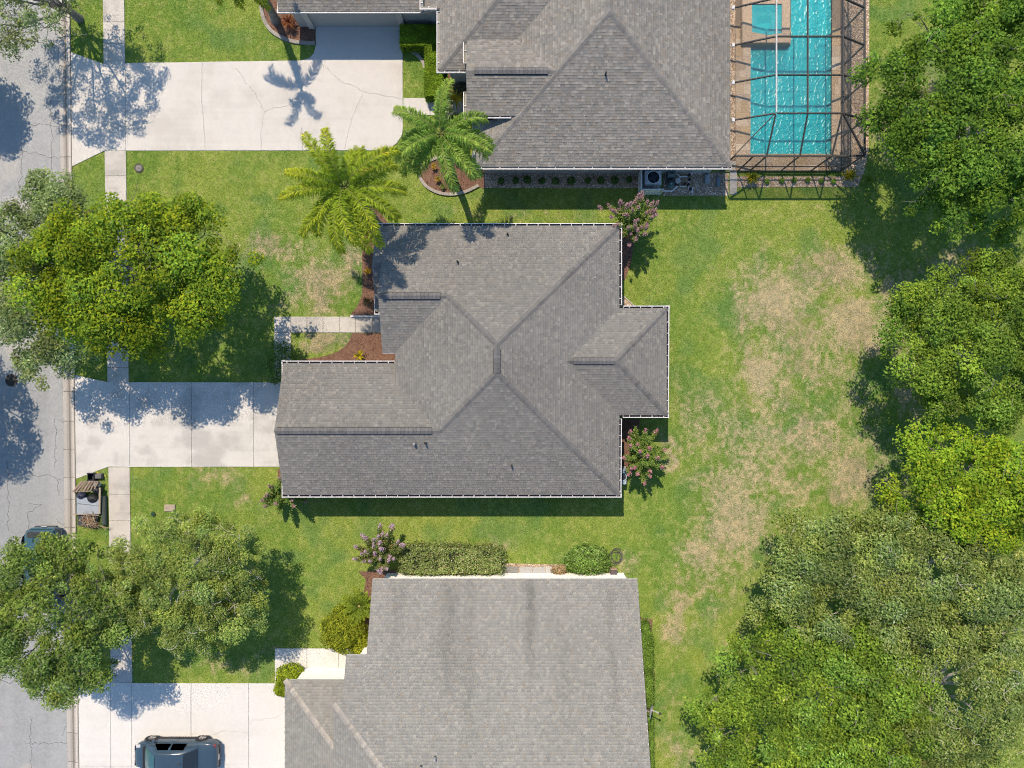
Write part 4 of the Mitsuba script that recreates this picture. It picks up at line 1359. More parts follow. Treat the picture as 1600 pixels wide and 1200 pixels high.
def palm(label, base, top, z, L, az0, count, seed, cols, lmax=.55, group='palms beside the driveway', tr=.17, els=(-.1, 1.0), droop=1.7, brown=(), n=46, azs=None):
    r = np.random.default_rng(seed)
    key = thing('palm_tree', label, 'palm tree', group)
    b, t = np.array([*P(*base, 0), -.05]), np.array([*P(*top, z), z])
    s = np.linspace(0, 1, 26)[:, None]
    pth = b + (t - b) * s + np.array([0.12, 0.1, 0]) * np.sin(PI * s)
    rad = tr * (1.25 - .35 * s[:, 0]) * (1 + .05 * (np.arange(26) % 2))
    rad[:3] *= [1.5, 1.25, 1.1]
    c = np.array([.30, .29, .27]) * (1 - .22 * (np.arange(26) % 2))[:, None]
    put('trunk', tube(pth, rad, 10), 'm_rough', key, color=np.repeat(c, 10, 0))
    put('crown_shaft', tube([t - [0, 0, .4], t, t + [0, 0, .45]], [tr * 1.1, tr * 1.2, .05], 8), 'm_rough', key, color=(.20, .24, .08))
    for k in range(count):
        az = az0 + k * 2.39996 + r.normal(0, .12) if azs is None else math.radians(azs[k])
        el = els[0] + (els[1] - els[0]) * (k / max(1, count - 1)) + r.normal(0, .08)
        LL = L * r.uniform(.85, 1.1)
        m, cc = frond(t + [0, 0, .25 + .012 * k], az, el, LL, droop * r.uniform(.85, 1.15), r, (np.array(cols[0]), np.array(cols[1])), lmax, twist=r.normal(0, .5), n=n)
        put('frond', m, 'm_leaf', key, color=cc)
    for az, el, LL, cb in brown:
        m, cc = frond(t + [0, 0, .1], az, el, LL, droop * 1.1, r, (np.array(cb), np.array(cb) * 1.15), lmax * .6)
        put('frond', m, 'm_leaf', key, color=cc)
        labels[f'{key}__frond_{count + 0:03d}' if count else key] = labels.get(f'{key}__frond_{count + 0:03d}', {'label': 'dried orange brown frond'})
    return key


G1c, G2c = (.095, .165, .020), (.215, .235, .020)
palm('yellow green feather palm at the upper left corner of the middle house', (592, 352), (541, 296), 7.0, 3.7, .45, 19, 31, ((.145, .230, .024), (.330, .345, .028)), lmax=.60, droop=1.9, els=(-.1, 1.2), n=78, brown=[(.85, .1, 2.6, (.36, .17, .04))],
     azs=(150, 165, 62, 90, 0, 15, -20, -62, -80, -112, -125, -140, 130, 40, -40, 200, -95, 108, 180))
palm('deep green feather palm with bare grey trunk standing in the curved mulch bed', (706, 277), (690, 213), 6.3, 3.2, 1.2, 14, 32, ((.125, .225, .042), (.240, .315, .062)), lmax=.60, droop=1.8, n=74,
     azs=(178, 165, 12, -3, -48, -132, -120, 30, -60, -85, 95, 150, -20, -150))
palm('palm by the upper garage, mostly out of frame, trunk leaning over the bed', (431, 32), (371, -60), 6.3, 2.9, .3, 8, 33, (G1c, G2c), lmax=.48, droop=1.9, els=(-.2, .9), azs=(172, -92, -60, -75, 60, 100, -110, 140))


def clump(name, label, cat, u, v, z, n, L, w, cols, seed, el=(.3, 1.3), droop=1.0, group=None, base=None):
    """A rosette of strap leaves (bromeliad, cordyline, sago)."""
    r = np.random.default_rng(seed)
    key = thing(name, label, cat, group)
    b = np.array([*(base if base is not None else P(u, v, z)), z])
    parts = []
    for k in range(n):
        az, e = k * 2.39996 + r.normal(0, .2), r.uniform(*el)
        LL = L * r.uniform(.7, 1.1)
        p, pts = b.copy(), []
        for j in range(5):
            pts.append(p.copy())
            p = p + LL / 4 * np.array([math.cos(az) * math.cos(e), math.sin(az) * math.cos(e), math.sin(e)])
            e -= droop / 4
        pts = np.array(pts)
        sd = np.array([-math.sin(az), math.cos(az), 0])
        ww = w * np.array([.6, 1, .9, .6, .08])
        v_ = np.vstack([pts - sd * ww[:, None], pts + sd * ww[:, None]])
        f = []
        for j in range(4):
            f += [[j, j + 1, j + 6], [j, j + 6, j + 5]]
        c0 = np.array(cols[r.integers(len(cols))]) * r.uniform(.9, 1.4)
        parts.append(((v_, np.array(f)), c0))
    m, c = joinc(parts)
    put('foliage', m, 'm_leaf', key, color=np.clip(c, .01, .8))
    put('stem', cyl(b - [0, 0, max(z, .05)], b + [0, 0, .03], .03, 6), 'm_rough', key, color=(.2, .15, .1))
    return key


def shrub(name, label, cat, u, v, ru, rv, h, pal, seed, leaf=(.035, .02), dens=1.0, group=None, z=0.0, core=True):
    """A rounded bush standing on the ground."""
    r = np.random.default_rng(seed)
    key = thing(name, label, cat, group)
    s = (H - h * .7) / FPX
    c = np.array([*P(u, v, h * .7), h * .45])
    R = np.array([ru * s, rv * s, h * .55])
    n = int(dens * 2.6 * PI * (R[0] * R[1] + .5 * R[2] * (R[0] + R[1])) / (2 * leaf[0] * leaf[1]))
    d = r.standard_normal((n, 3))
    d /= np.linalg.norm(d, axis=1, keepdims=True)
    d[:, 2] = np.where(d[:, 2] < -.4, -d[:, 2], d[:, 2])
    rad = (1 - .30 * r.uniform(0, 1, n) ** 2) * (.66 + .70 * meshkit.fbm(d * 2.9 + seed, 3, seed))
    pos = c + d * R * rad[:, None]
    pos = pos[pos[:, 2] > .02]
    n = len(pos)
    nr = (pos - c) / R + [0, 0, .5] + r.normal(0, .5, (n, 3))
    col = leaf_cols(n, *pal, r, .28) * (.60 + .8 * meshkit.noise(pos * 4.5, seed)[:, None])
    sc = r.uniform(.7, 1.3, n)
    m, cc = leaf_quads(pos, nr, leaf[0] * sc, leaf[1] * sc, r, col)
    put('foliage', m, 'm_leaf', key, color=cc)
    st = [tube([[c[0], c[1], -.02], c + R * q * .35, c + R * q * .8], [.03, .02, .008], 5) for q in r.uniform(-.8, .8, (7, 3)) * [1, 1, .4] + [0, 0, .4]]
    put('stem', joinv(st), 'm_rough', key, color=(.22, .17, .12))
    return key


def hedge(label, pts, h, pal, seed, leaf=(.028, .017), dens=1.0, rough=.06):
    """A clipped hedge over the given ground polygon (pixels at its top)."""
    r = np.random.default_rng(seed)
    key = thing('hedge', label, 'hedge')
    a = Polygon(PP(pts, h))
    n = int(dens * 2.0 * (a.area + a.length * h * .6) / (2 * leaf[0] * leaf[1]))
    x0, y0, x1, y1 = a.bounds
    q = r.uniform((x0, y0), (x1, y1), (n * 2, 2))
    q = q[shapely.contains_xy(a, q[:, 0], q[:, 1])]
    nt = int(len(q))
    top = np.c_[q, np.full(nt, h) + r.normal(-.02, rough * .6, nt) - rough * 1.6 * meshkit.noise(np.c_[q * 2.6, np.zeros(nt)], seed)]
    ns = int(dens * 1.6 * a.length * h / (2 * leaf[0] * leaf[1]))
    t = r.uniform(0, a.length, ns)
    e = np.array([a.exterior.interpolate(x).coords[0] for x in t[:20000]])
    sidep = np.c_[e + r.normal(0, rough * .7, e.shape), r.uniform(.03, h, len(e))]
    pos = np.vstack([top, sidep])
    cen = np.array([*a.centroid.coords[0], h * .3])
    nr = np.vstack([np.tile([0, 0, 1.0], (nt, 1)), np.c_[(sidep - cen)[:, :2] / (np.linalg.norm((sidep - cen)[:, :2], axis=1, keepdims=True) + 1e-6), np.full(len(e), .3)]]) + r.normal(0, .5, (len(pos), 3))
    col = leaf_cols(len(pos), *pal, r, .28) * (.55 + .9 * meshkit.fbm(pos * 2.2, 3, seed)[:, None])
    sc = r.uniform(.7, 1.3, len(pos))
    m, c = leaf_quads(pos, nr, leaf[0] * sc, leaf[1] * sc, r, col)
    put('foliage', m, 'm_leaf', key, color=c)
    put('dark_core', slab(a.buffer(-.10), 0, h - .14), 'm_rough', key, color=(.030, .040, .015))  # solid dark filler added inside the foliage to stop see-through
    return key


def myrtle(label, base, top, z, R, seed, count, pinks, leafpal, stems=16, group='crape myrtles around the houses', bias=(0, 0)):
    """A many-stemmed flowering crape myrtle."""
    r = np.random.default_rng(seed)
    key = thing('crape_myrtle', label, 'flowering shrub', group)
    b = np.array([*P(*base, 0), 0])
    t = np.array([*P(*top, z), z])
    wood, LP, LN, tipsl = [], [], [], []
    for k in range(stems):
        az, rr = k * 2.39996 + r.normal(0, .3), R * math.sqrt((k + .6) / stems) * r.uniform(.85, 1.1)
        e = t + np.array([math.cos(az) * rr + bias[0] * rr / R, math.sin(az) * rr + bias[1] * rr / R, r.uniform(-.15, .35) - .55 * (rr / R) ** 2 * z * .4])
        m = b * .55 + e * .45 + np.array([0, 0, z * .25])
        s = np.linspace(0, 1, 12)[:, None]
        pth = (1 - s) ** 2 * b + 2 * s * (1 - s) * m + s ** 2 * e
        wood.append(tube(pth, np.linspace(.028, .006, 12), 5))
        n = 400
        x = r.uniform(.38, 1, n) ** .8
        q = pth[np.minimum((x * 11).astype(int), 10)] + (pth[1] - pth[0]) * 0
        i = np.minimum((x * 11).astype(int), 10)
        q = pth[i] + (pth[i + 1] - pth[i]) * (x * 11 - i)[:, None]
        q = q + r.normal(0, .085, (n, 3)) * (1.4 - x)[:, None] * 1.6
        LP.append(q)
        LN.append(r.normal(0, .55, (n, 3)) + [0, 0, .8])
        tipsl.append((e, pth[-1] - pth[-3]))
    put('trunk', joinv(wood), 'm_rough', key, color=(.36, .28, .22))
    LP, LN = np.vstack(LP), np.vstack(LN)
    sc = r.uniform(.7, 1.3, len(LP))
    m, c = leaf_quads(LP, LN, .050 * sc, .026 * sc, r, leaf_cols(len(LP), *leafpal, r))
    put('crown', m, 'm_leaf', key, color=c)
    order = r.permutation(len(tipsl))
    for j in range(count):
        e, d = tipsl[order[j % len(order)]]
        e = e + (r.normal(0, .20, 3) * [1, 1, .4] if j >= len(order) else 0)
        n = 90
        d = d / np.linalg.norm(d)
        x = r.uniform(-.10, .20, n)
        q = e + d * x[:, None] + r.standard_normal((n, 3)) * (.055 * (1.2 - (x + .1) / .38))[:, None]
        col = np.array(pinks)[r.integers(len(pinks), size=n)] * r.uniform(.8, 1.2, (n, 1))
        m, c = leaf_quads(q, r.standard_normal((n, 3)) + [0, 0, .5], r.uniform(.024, .040, n), r.uniform(.020, .034, n), r, np.clip(col, 0, .85))
        stuff(put('flower_cluster', m, 'm_leaf', key, color=c))
    return key


PK1 = [(.56, .38, .42), (.46, .28, .32), (.40, .22, .26), (.52, .36, .38), (.38, .25, .22)]
PK2 = [(.62, .28, .36), (.55, .22, .30), (.66, .38, .42)]
PK3 = [(.62, .46, .56), (.55, .38, .50), (.70, .56, .62)]
ML = ([(.085, .140, .030), (.120, .175, .040), (.060, .100, .026), (.16, .17, .05)], [4, 3, 2, 1])
MLr = ([(.075, .110, .030), (.10, .14, .035), (.16, .11, .05), (.05, .08, .025)], [3, 3, 2, 2])
myrtle('crape myrtle with dusty mauve blossom at the upper right corner of the middle house', (985, 368), (991, 343), 2.9, 1.38, 41, 60, PK1, ML, 26, bias=(.0, .25))
myrtle('crape myrtle with pink blossom in the inner back corner of the middle house', (993, 715), (1004, 712), 2.6, 1.5, 42, 22, PK2, ML, 30, bias=(.1, 0))
myrtle('crape myrtle with sparse mauve blossom at the lower left corner of the middle house', (448, 765), (440, 768), 2.3, 1.35, 43, 18, PK1, ML, 22)
myrtle('crape myrtle with pale lilac blossom at the end of the long hedge', (598, 866), (591, 860), 2.1, 1.42, 44, 34, PK3, MLr, 26)

HG = ([(.090, .150, .014), (.125, .175, .016), (.065, .115, .014)], [4, 2, 3])
hedge('clipped hedge along the wall between upper garage and entry, in shade', [(625, 38), (690, 38), (690, 70), (625, 70)], 0.95, HG, 51, leaf=(.034, .022), rough=.05)
hedge('clipped hedge running down from the shaded hedge beside the upper driveway walk', [(664, 70.5), (691, 70.5), (691, 148), (664, 150)], 0.95, HG, 52, leaf=(.034, .022), rough=.05)
hedge('long loose hedge against the lowest house wall', [(628, 861), (640, 856), (700, 857), (783, 862), (783, 895), (700, 897), (640, 896), (625, 893)], 0.95,
      ([(.12, .16, .05), (.155, .19, .07), (.085, .12, .035), (.20, .20, .12), (.18, .13, .07)], [4, 3, 2, 1.2, .4]), 53, leaf=(.052, .032), rough=.20, dens=1.1)
hedge('low hedge along the right wall of the lowest house', [(1002, 978), (1013, 976), (1019, 1000), (1021, 1100), (1014, 1106), (1007, 1100)], 0.9,
      ([(.075, .13, .022), (.10, .16, .03), (.05, .09, .02)], [4, 3, 2]), 54, leaf=(.040, .022), rough=.10)
hedge('low clipped strip hedge lower along the right wall of the lowest house', [(1010, 1122), (1020, 1122), (1022, 1230), (1014, 1230)], 0.7, ([(.075, .13, .022), (.10, .16, .03), (.05, .09, .02)], [4, 3, 2]), 55, leaf=(.036, .02), rough=.08)
shrub('shrub', 'rounded leafy bush at the upper wall of the lowest house near the hose', 'shrub', 918, 876, 35, 24, 1.1, ([(.085, .15, .03), (.12, .18, .045), (.06, .105, .025), (.16, .20, .09)], [4, 3, 2, .8]), 61, leaf=(.060, .036), dens=1.05)
shrub('shrub', 'big yellow green rounded bush left of the lowest house', 'shrub', 536, 986, 34, 37, 1.5, ([(.115, .138, .014), (.150, .165, .016), (.075, .10, .012)], [4, 3, 3]), 62, leaf=(.050, .034), dens=1.0)
shrub('shrub', 'smaller yellow green bush against the wall beside the big rounded bush', 'shrub', 562, 1008, 16, 20, 1.1, ([(.145, .165, .012), (.185, .19, .015), (.095, .12, .012)], [4, 3, 3]), 63, leaf=(.050, .034), dens=1.0)
shrub('shrub', 'crescent of yellow green clipped bush at the corner of the lowest driveway', 'shrub', 452, 1060, 24, 20, 1.0, ([(.120, .165, .012), (.16, .19, .015), (.080, .115, .012)], [4, 3, 3]), 64, leaf=(.044, .030), dens=1.2)
shrub('shrub', 'yellow green tail of the clipped bush beside the lowest driveway', 'shrub', 441, 1078, 14, 12, 0.9, ([(.120, .165, .012), (.16, .19, .015), (.080, .115, .012)], [4, 3, 3]), 65, leaf=(.044, .030), dens=1.2)
shrub('shrub', 'loose dark green shrub at the corner of walkway and middle garage', 'shrub', 436, 568, 22, 36, 1.5, ([(.06, .105, .022), (.10, .15, .04), (.04, .075, .02)], [4, 2, 3]), 66, leaf=(.055, .028), dens=.5)
shrub('shrub', 'pale leaved tall shrub beside the upper walkway above the palm', 'shrub', 692, 168, 14, 26, 2.0, ([(.14, .18, .07), (.19, .22, .11), (.09, .13, .04)], [4, 3, 2]), 67, leaf=(.075, .036), dens=.7)
shrub('shrub', 'dusty brown shrub in the gravel beside the rounded bush of the lowest house', 'shrub', 873, 891, 12, 8, .6, ([(.22, .15, .10), (.16, .12, .07), (.12, .13, .05)], [4, 3, 2]), 68, leaf=(.035, .018), dens=.7)
shrub('shrub', 'dark shrub in the bed beneath the small upper gable', 'shrub', 722, 138, 14, 10, .8, ([(.06, .05, .04), (.08, .07, .05), (.05, .07, .03)], [3, 3, 3]), 69, leaf=(.05, .024), dens=.7)
shrub('shrub', 'yellow green bush tucked behind the deep green palm at the house corner', 'shrub', 716, 215, 16, 38, .9, HG, 70, leaf=(.03, .018))
for k, (u, v) in enumerate(((783, 282), (806, 281), (824, 280), (847, 282), (868, 282), (893, 282), (919, 281), (939, 281), (961, 281), (983, 280))):
    shrub('small_shrub', f'small dark shrub, {ORD[k]} from the left in the gravel row under the upper house wall', 'shrub', u, v, 5.0 + (k * 7 % 3) * .6, 5.0 + (k % 3) * .6, .42, ([(.035, .075, .02), (.05, .10, .025), (.09, .11, .03)], [4, 3, 1]), 80 + k, leaf=(.045, .022), dens=.8, group='small shrubs in the gravel row')
for k, (u, v) in enumerate(((1199, 283), (1222, 282), (1242, 281), (1263, 281), (1284, 282), (1303, 283))):
    shrub('young_plant', f'young green plant, {ORD[k]} from the left in the strip below the pool cage', 'plant', u, v, 4.0, 4.2, .3, ([(.07, .13, .02), (.10, .16, .03)], [3, 2]), 95 + k, leaf=(.04, .018), dens=.7, group='young plants below the pool cage')
YB = [(.26, .24, .02), (.34, .28, .02), (.14, .18, .02)]
clump('bromeliad', 'yellow green strap leaved plant below the pool cage, left of two', 'plant', 1175, 279, .35, 46, .48, .035, YB, 110, droop=1.3)
clump('bromeliad', 'yellow striped strap leaved plant below the pool cage, right of two', 'plant', 1327, 275, .35, 50, .52, .035, YB, 111, droop=1.3)
clump('bromeliad', 'yellow strap leaved plant in the front mulch by the middle garage', 'plant', 562, 556, .3, 20, .5, .04, [(.42, .33, .02), (.50, .40, .03), (.25, .26, .02)], 112, el=(.5, 1.3))
clump('croton', 'orange croton in the mulch at the left wall of the middle house', 'plant', 575, 424, .3, 26, .28, .04, [(.45, .22, .02), (.36, .26, .03), (.18, .18, .03)], 113)
clump('croton', 'bright orange croton at the corner of the upper driveway', 'plant', 601, 238, .3, 40, .34, .045, [(.55, .22, .02), (.48, .15, .02), (.42, .26, .03)], 114)
clump('croton', 'orange plant in the palm ring, upper of two', 'plant', 678, 260, .25, 24, .24, .035, [(.42, .22, .03), (.36, .26, .04), (.16, .18, .03)], 115)
clump('croton', 'orange plant in the palm ring, lower of two', 'plant', 684, 280, .25, 24, .24, .035, [(.42, .22, .03), (.36, .26, .04), (.16, .18, .03)], 116)
clump('fern', 'small green tufted plant at the lower edge of the palm ring', 'plant', 692, 292, .2, 26, .28, .02, [(.10, .17, .03), (.15, .2, .04)], 117)
clump('cordyline', 'dark red strap leaved plant in the garage corner bed', 'plant', 452, 36, .35, 60, .62, .03, [(.16, .055, .03), (.10, .04, .03), (.22, .10, .04)], 118, droop=1.2)
clump('fern', 'dry reddish fern in the mulch near the front door', 'plant', 574, 470, .2, 40, .4, .016, [(.20, .12, .06), (.14, .12, .05)], 119)
clump('areca_palm', 'yellow fronds of a small palm behind the pale shrub', 'small palm', 712, 155, .9, 14, .75, .05, [(.36, .27, .02), (.28, .26, .03)], 120, el=(.2, .9))
clump('fern', 'bright green tuft at the lower right corner of the pool gravel', 'plant', 1357, 281, .25, 36, .34, .03, [(.10, .18, .02), (.14, .2, .03)], 121)
r = np.random.default_rng(130)
sk = thing('sago_palm', 'sago palm with stiff radial fronds beside the rounded bushes', 'small palm')
sb = np.array([*P(562, 946, 1.0), 1.0])
for k in range(26):
    m, c = frond(sb, k * 2.39996, r.uniform(.1, .95), 1.05 * r.uniform(.85, 1.1), .75, r, (np.array([.12, .19, .02]), np.array([.19, .24, .025])), .24, n=26, lw=.016, keel=.8)
    put('frond', m, 'm_leaf', sk, color=c)
put('trunk', cyl(sb - [0, 0, 1.03], sb + [0, 0, .05], .13, 10), 'm_rough', sk, color=(.22, .16, .10))
put('cone', trimesh.creation.icosphere(1, .08).apply_translation(sb + [0, 0, .10]), 'm_rough', sk, color=(.50, .38, .15))
# ------------------------------------------------------------------ cars
def superq(y0, y1, z0, z1, n=9):
    pass


def lofted(stations, cols=None):
    """A shell through cross sections [(x, [(y, z), ...half section from bottom to top centre])], mirrored in y."""
    rows = []
    for x, h in stations:
        h = np.array(h, float)
        full = np.vstack([h, (h * [-1, 1])[::-1][1:]]) if abs(h[-1, 0]) < 1e-6 else np.vstack([h, (h * [-1, 1])[::-1]])
        rows.append(np.c_[np.full(len(full), x), full])
    n = len(rows[0])
    v = np.vstack(rows)
    f = []
    for i in range(len(rows) - 1):
        for j in range(n - 1):
            a, b = i * n + j, i * n + j + 1
            f += [[a, b, b + n], [a, b + n, a + n]]
    for i, flip in ((0, 0), (len(rows) - 1, 1)):
        for j in range(1, n - 1):
            t = [i * n, i * n + j + 1, i * n + j]
            f.append(t[::-1] if flip else t)
    m = trimesh.Trimesh(v, np.array(f), process=True)
    m.fix_normals()
    return m


def car(label, name, cat, X0, Y0, ang, L, W, h, body, suv=False, group=None):
    """A car along local x, front at -x; body = paint colour."""
    key = thing(name, label, cat, group)
    w = W / 2
    Mx = trimesh.transformations.rotation_matrix(ang, [0, 0, 1])
    Mx[:3, 3] = [X0, Y0, 0.0]

    def add(nm, mesh, mat='m_gloss', color=body, par=None, smooth=38):
        mesh = mesh.copy().apply_transform(Mx)
        if mat.startswith('m_glass'):
            return put(nm, mesh, mat, par or key)
        if smooth:
            mesh = trimesh.graph.smooth_shade(mesh, angle=math.radians(smooth), facet_minarea=None)
        return put(nm, mesh, mat, par or key, color=color, smooth=True if smooth else False)

    def sec(wd, zl, zb, crown, tuck=.90):
        return [(0, zl), (wd * .86, zl), (wd * .97, zl + .10), (wd, zl + .28), (wd * .995, zb - .16), (wd * .97, zb - .06), (wd * tuck, zb), (wd * .55, zb + crown * .75), (0, zb + crown)]
    hb = .94 if suv else .86
    xs = np.array([-.5, -.485, -.455, -.40, -.32, -.22, -.10, .10, .25, .36, .43, .475, .495, .5]) * L
    wd = (np.array([.60, .76, .88, .96, 1, 1, 1, 1, 1, .985, .95, .86, .74, .62]) if suv else np.array([.46, .66, .80, .91, .98, 1, .995, .99, .995, 1, .96, .84, .68, .52])) * w
    zb = np.array([.50, .60, .66, .72, .78, .84, .88, .90, .91, .92, .90, .86, .78, .70]) * hb / .88
    zl = np.array([.34, .26, .21, .19, .18, .18, .18, .18, .18, .19, .21, .26, .32, .38])
    cr = np.array([.03, .06, .08, .09, .10, .09, .06, .05, .06, .06, .06, .05, .04, .03])
    add('body', lofted([(x, sec(a, b, c, d)) for x, a, b, c, d in zip(xs, wd, zl, zb, cr)]))
    # greenhouse
    x0, x1, x2, x3 = (-.345 * L, -.165 * L, .13 * L, .315 * L) if not suv else (-.22 * L, -.10 * L, .40 * L, .475 * L)
    zb0 = hb + .01
    def gsec(wd, zt, crown):
        return [(0, zb0 - .12), (wd * .985, zb0 - .12), (wd * .985, zb0), (wd * (.985 - .10 * (zt - zb0) / .5), zb0 + (zt - zb0) * .6), (wd * (.985 - .34 * (zt - zb0) / .5), zt - .03), (wd * .55, zt + crown * .7), (0, zt + crown)]
    st = [(x0, gsec(w * .90, zb0 + .015, .04)), (x0 * .55 + x1 * .45, gsec(w * .93, zb0 + (h - zb0) * .56, .045)), (x1, gsec(w * .95, h - .05, .04)), ((x1 + x2) / 2, gsec(w * .955, h - .02, .035)), (x2, gsec(w * .93, h - .07, .03)),
          (x2 * .5 + x3 * .5, gsec(w * .90, zb0 + (h - zb0) * .55, .03)), (x3, gsec(w * .84, zb0 + .01, .02))]
    cab = lofted(st)
    add('cabin', cab)

    def pane(nm, q, off=.012):
        q = np.array(q, float)
        n = np.cross(q[1] - q[0], q[-1] - q[0])
        n /= np.linalg.norm(n)
        c = q.mean(0)
        if n @ (c - [0, 0, .6]) < 0:
            n = -n
        o = q + n * off
        i = q - n * .02
        k = len(q)
        v = np.vstack([o, i])
        f = [[0, j, j + 1] for j in range(1, k - 1)] + [[j, (j + 1) % k, (j + 1) % k + k] for j in range(k)] + [[j, (j + 1) % k + k, j + k] for j in range(k)]
        m = trimesh.Trimesh(v, np.array(f), process=False)
        m.fix_normals()
        return add(nm, m, 'm_glass')

    def onc(s, t):
        a = np.array(st[s][1])
        return a
    def strip_pane(nm, s0, s1, t0, t1):
        rows = []
        for k in np.linspace(t0, t1, 5):
            i = s0 + (s1 - s0) * k
            a, b = int(i), min(int(i) + 1, len(st) - 1)
            fr = i - a
            x = st[a][0] * (1 - fr) + st[b][0] * fr
            hh = np.array(st[a][1]) * (1 - fr) + np.array(st[b][1]) * fr
            top, mid = hh[6], hh[5]
            ys = np.linspace(-1, 1, 7)
            edge = hh[4] * [.90, 1]
            z = top[1] + (edge[1] - top[1]) * np.abs(ys) ** 2.2 + .040
            rows.append(np.c_[np.full(7, x), ys * edge[0], z])
        v = np.vstack(rows)
        f = []
        for i in range(4):
            for j in range(6):
                a = i * 7 + j
                f += [[a, a + 7, a + 8], [a, a + 8, a + 1]]
        m = trimesh.Trimesh(v, np.array(f), process=False)
        return add(nm, m, 'm_glass_teal' if nm == 'windshield' else 'm_glass')
    strip_pane('windshield', 0, 2, .10, .90)
    strip_pane('rear_window', 4, 6, .10, .85)
    for s in (-1, 1):
        add('sill_line', bar((-.40 * L, s * w * .90, hb - .035), (x0 - .02, s * w * .90, hb + .02), .014, .02), 'm_rough', (.02, .02, .022), None, 0)
        for xa_, xb_ in ((x1 - .28, (x1 + x2) / 2 - .06), ((x1 + x2) / 2 + .02, x2 + .10)):
            zlo, zhi = zb0 + .03, h - .16
            ylo, yhi = w * .945, w * .955 * (.985 - .20 * (zhi - zb0) / .5)
            k = pane('side_window', [(xa_, s * ylo, zlo), (xb_, s * ylo, zlo), (xb_ - .05, s * yhi, zhi), (xa_ + (.30 if xa_ < x1 else .03), s * yhi, zhi)], .018)
        mir = rounded_box(-.08, .08, -.10, .10, -.06, .07, .05).apply_translation([x1 - .35, s * (w + .09), zb0 + .06])
        add('mirror', mir)
        for xw_ in (-.315 * L, .285 * L):
            tyre = trimesh.creation.cylinder(.335, .23, sections=28)
            tyre.apply_transform(trimesh.transformations.rotation_matrix(PI / 2, [1, 0, 0])).apply_translation([xw_, s * (w - .10), .335])
            k = add('wheel', tyre, 'm_rough', (.03, .03, .032))
            rim = trimesh.creation.cylinder(.215, .02, sections=20)
            rim.apply_transform(trimesh.transformations.rotation_matrix(PI / 2, [1, 0, 0])).apply_translation([xw_, s * (w + .018), .335])
            add('rim', rim, 'm_gloss', (.10, .10, .11), k)
            for q in range(5):
                a = q * 2 * PI / 5
                sp_ = bar((xw_, s * (w + .034), .335), (xw_ + .2 * math.cos(a), s * (w + .034), .335 + .2 * math.sin(a)), .045, .018)
                add('spoke', sp_, 'm_gloss', (.45, .45, .46), k, 0)
            arch = trimesh.creation.annulus(.345, .41, .03, sections=28)
            arch.apply_transform(trimesh.transformations.rotation_matrix(PI / 2, [1, 0, 0])).apply_translation([xw_, s * (w - .008), .345])
            add('arch', arch, 'm_paint', (.05, .05, .055) if suv else tuple(np.array(body) * .6))
        add('headlight', rounded_box(-.13, .13, -.09, .09, -.04, .05, .035).apply_translation([-.445 * L, s * w * .68, .665]), 'm_gloss', (.62, .64, .66))
        tl = rounded_box(-.13, .10, -.11, .10, -.04, .05, .035).apply_translation([.462 * L, s * w * .74, .80])
        add('taillight', tl, 'm_gloss', (.30, .02, .02) if not suv else (.07, .015, .015))
        add('door_line', bar((.02 * L, s * (w + .001), .32), (.02 * L, s * (w * .985), hb - .04), .012, .012), 'm_rough', (.02, .02, .022), None, 0)
        add('door_handle', rounded_box(-.10, .10, -.02, .02, -.015, .015, .012).apply_translation([.0 * L - .12, s * (w + .003), hb - .14]), 'm_gloss', tuple(np.array(body) * 1.2))
        add('rocker', bx(-.24 * L, .21 * L, s * w - .03, s * w + .012, .19, .30), 'm_paint', (.045, .045, .05), None, 0)
    add('bumper', rounded_box(-.05, .05, -w * .62, w * .62, -.10, .10, .045).apply_translation([-.499 * L, 0, .42]), 'm_paint', (.05, .05, .055))
    add('bumper', rounded_box(-.04, .05, -w * .70, w * .70, -.10, .10, .045).apply_translation([.497 * L, 0, .45]), 'm_paint', (.05, .05, .055))
    add('number_plate', bx(.5 * L + .02, .5 * L + .035, -.16, .16, .56, .70), 'm_paint', (.7, .7, .7), None, 0)
    add('antenna', rounded_box(-.09, .09, -.025, .025, 0, .06, .02).apply_translation([x2 - .12, 0, h - .02]), 'm_gloss', tuple(np.array(body) * .5))
    add('cowl', rounded_box(-.09, .06, -w * .80, w * .80, -.02, .03, .018).apply_translation([x0 - .03, 0, zb0 + .025]), 'm_paint', (.02, .02, .022))
    add('wiper', bar((x0 + .05, -.5, zb0 + .09), (x0 + .12, .35, zb0 + .13), .025, .02), 'm_paint', (.015, .015, .015), None, 0)
    add('boot_line', bar((x3 + .06, -w * .72, hb + .012), (x3 + .06, w * .72, hb + .012), .014, .03), 'm_rough', (.02, .02, .022), None, 0)
    if suv:
        for s in (-1, 1):
            add('roof_rail', bar((x1 + .1, s * w * .66, h + .035), (x2 - .05, s * w * .66, h + .02), .04, .035), 'm_paint', (.03, .03, .03), None, 0)
    return key


cy = -(1152 - 600) / FPX * 41.75 - .93
car('blue grey saloon car parked on the lowest driveway', 'parked_car', 'car', *P(274, 1189, .75)[:1], cy, 0.0, 4.80, 1.86, 1.44, (.036, .070, .110))
car('dark teal car parked at the kerb under the lower left tree', 'parked_car', 'car', P(80, 850, 0)[0], Y(826, 1.2) - 2.30, -PI / 2 + PI, 4.55, 1.82, 1.62, (.040, .110, .160), suv=True)

# ------------------------------------------------------------------ rubbish heap at the kerb
def at(u, v, z):
    return np.array([*P(u, v, z), z])


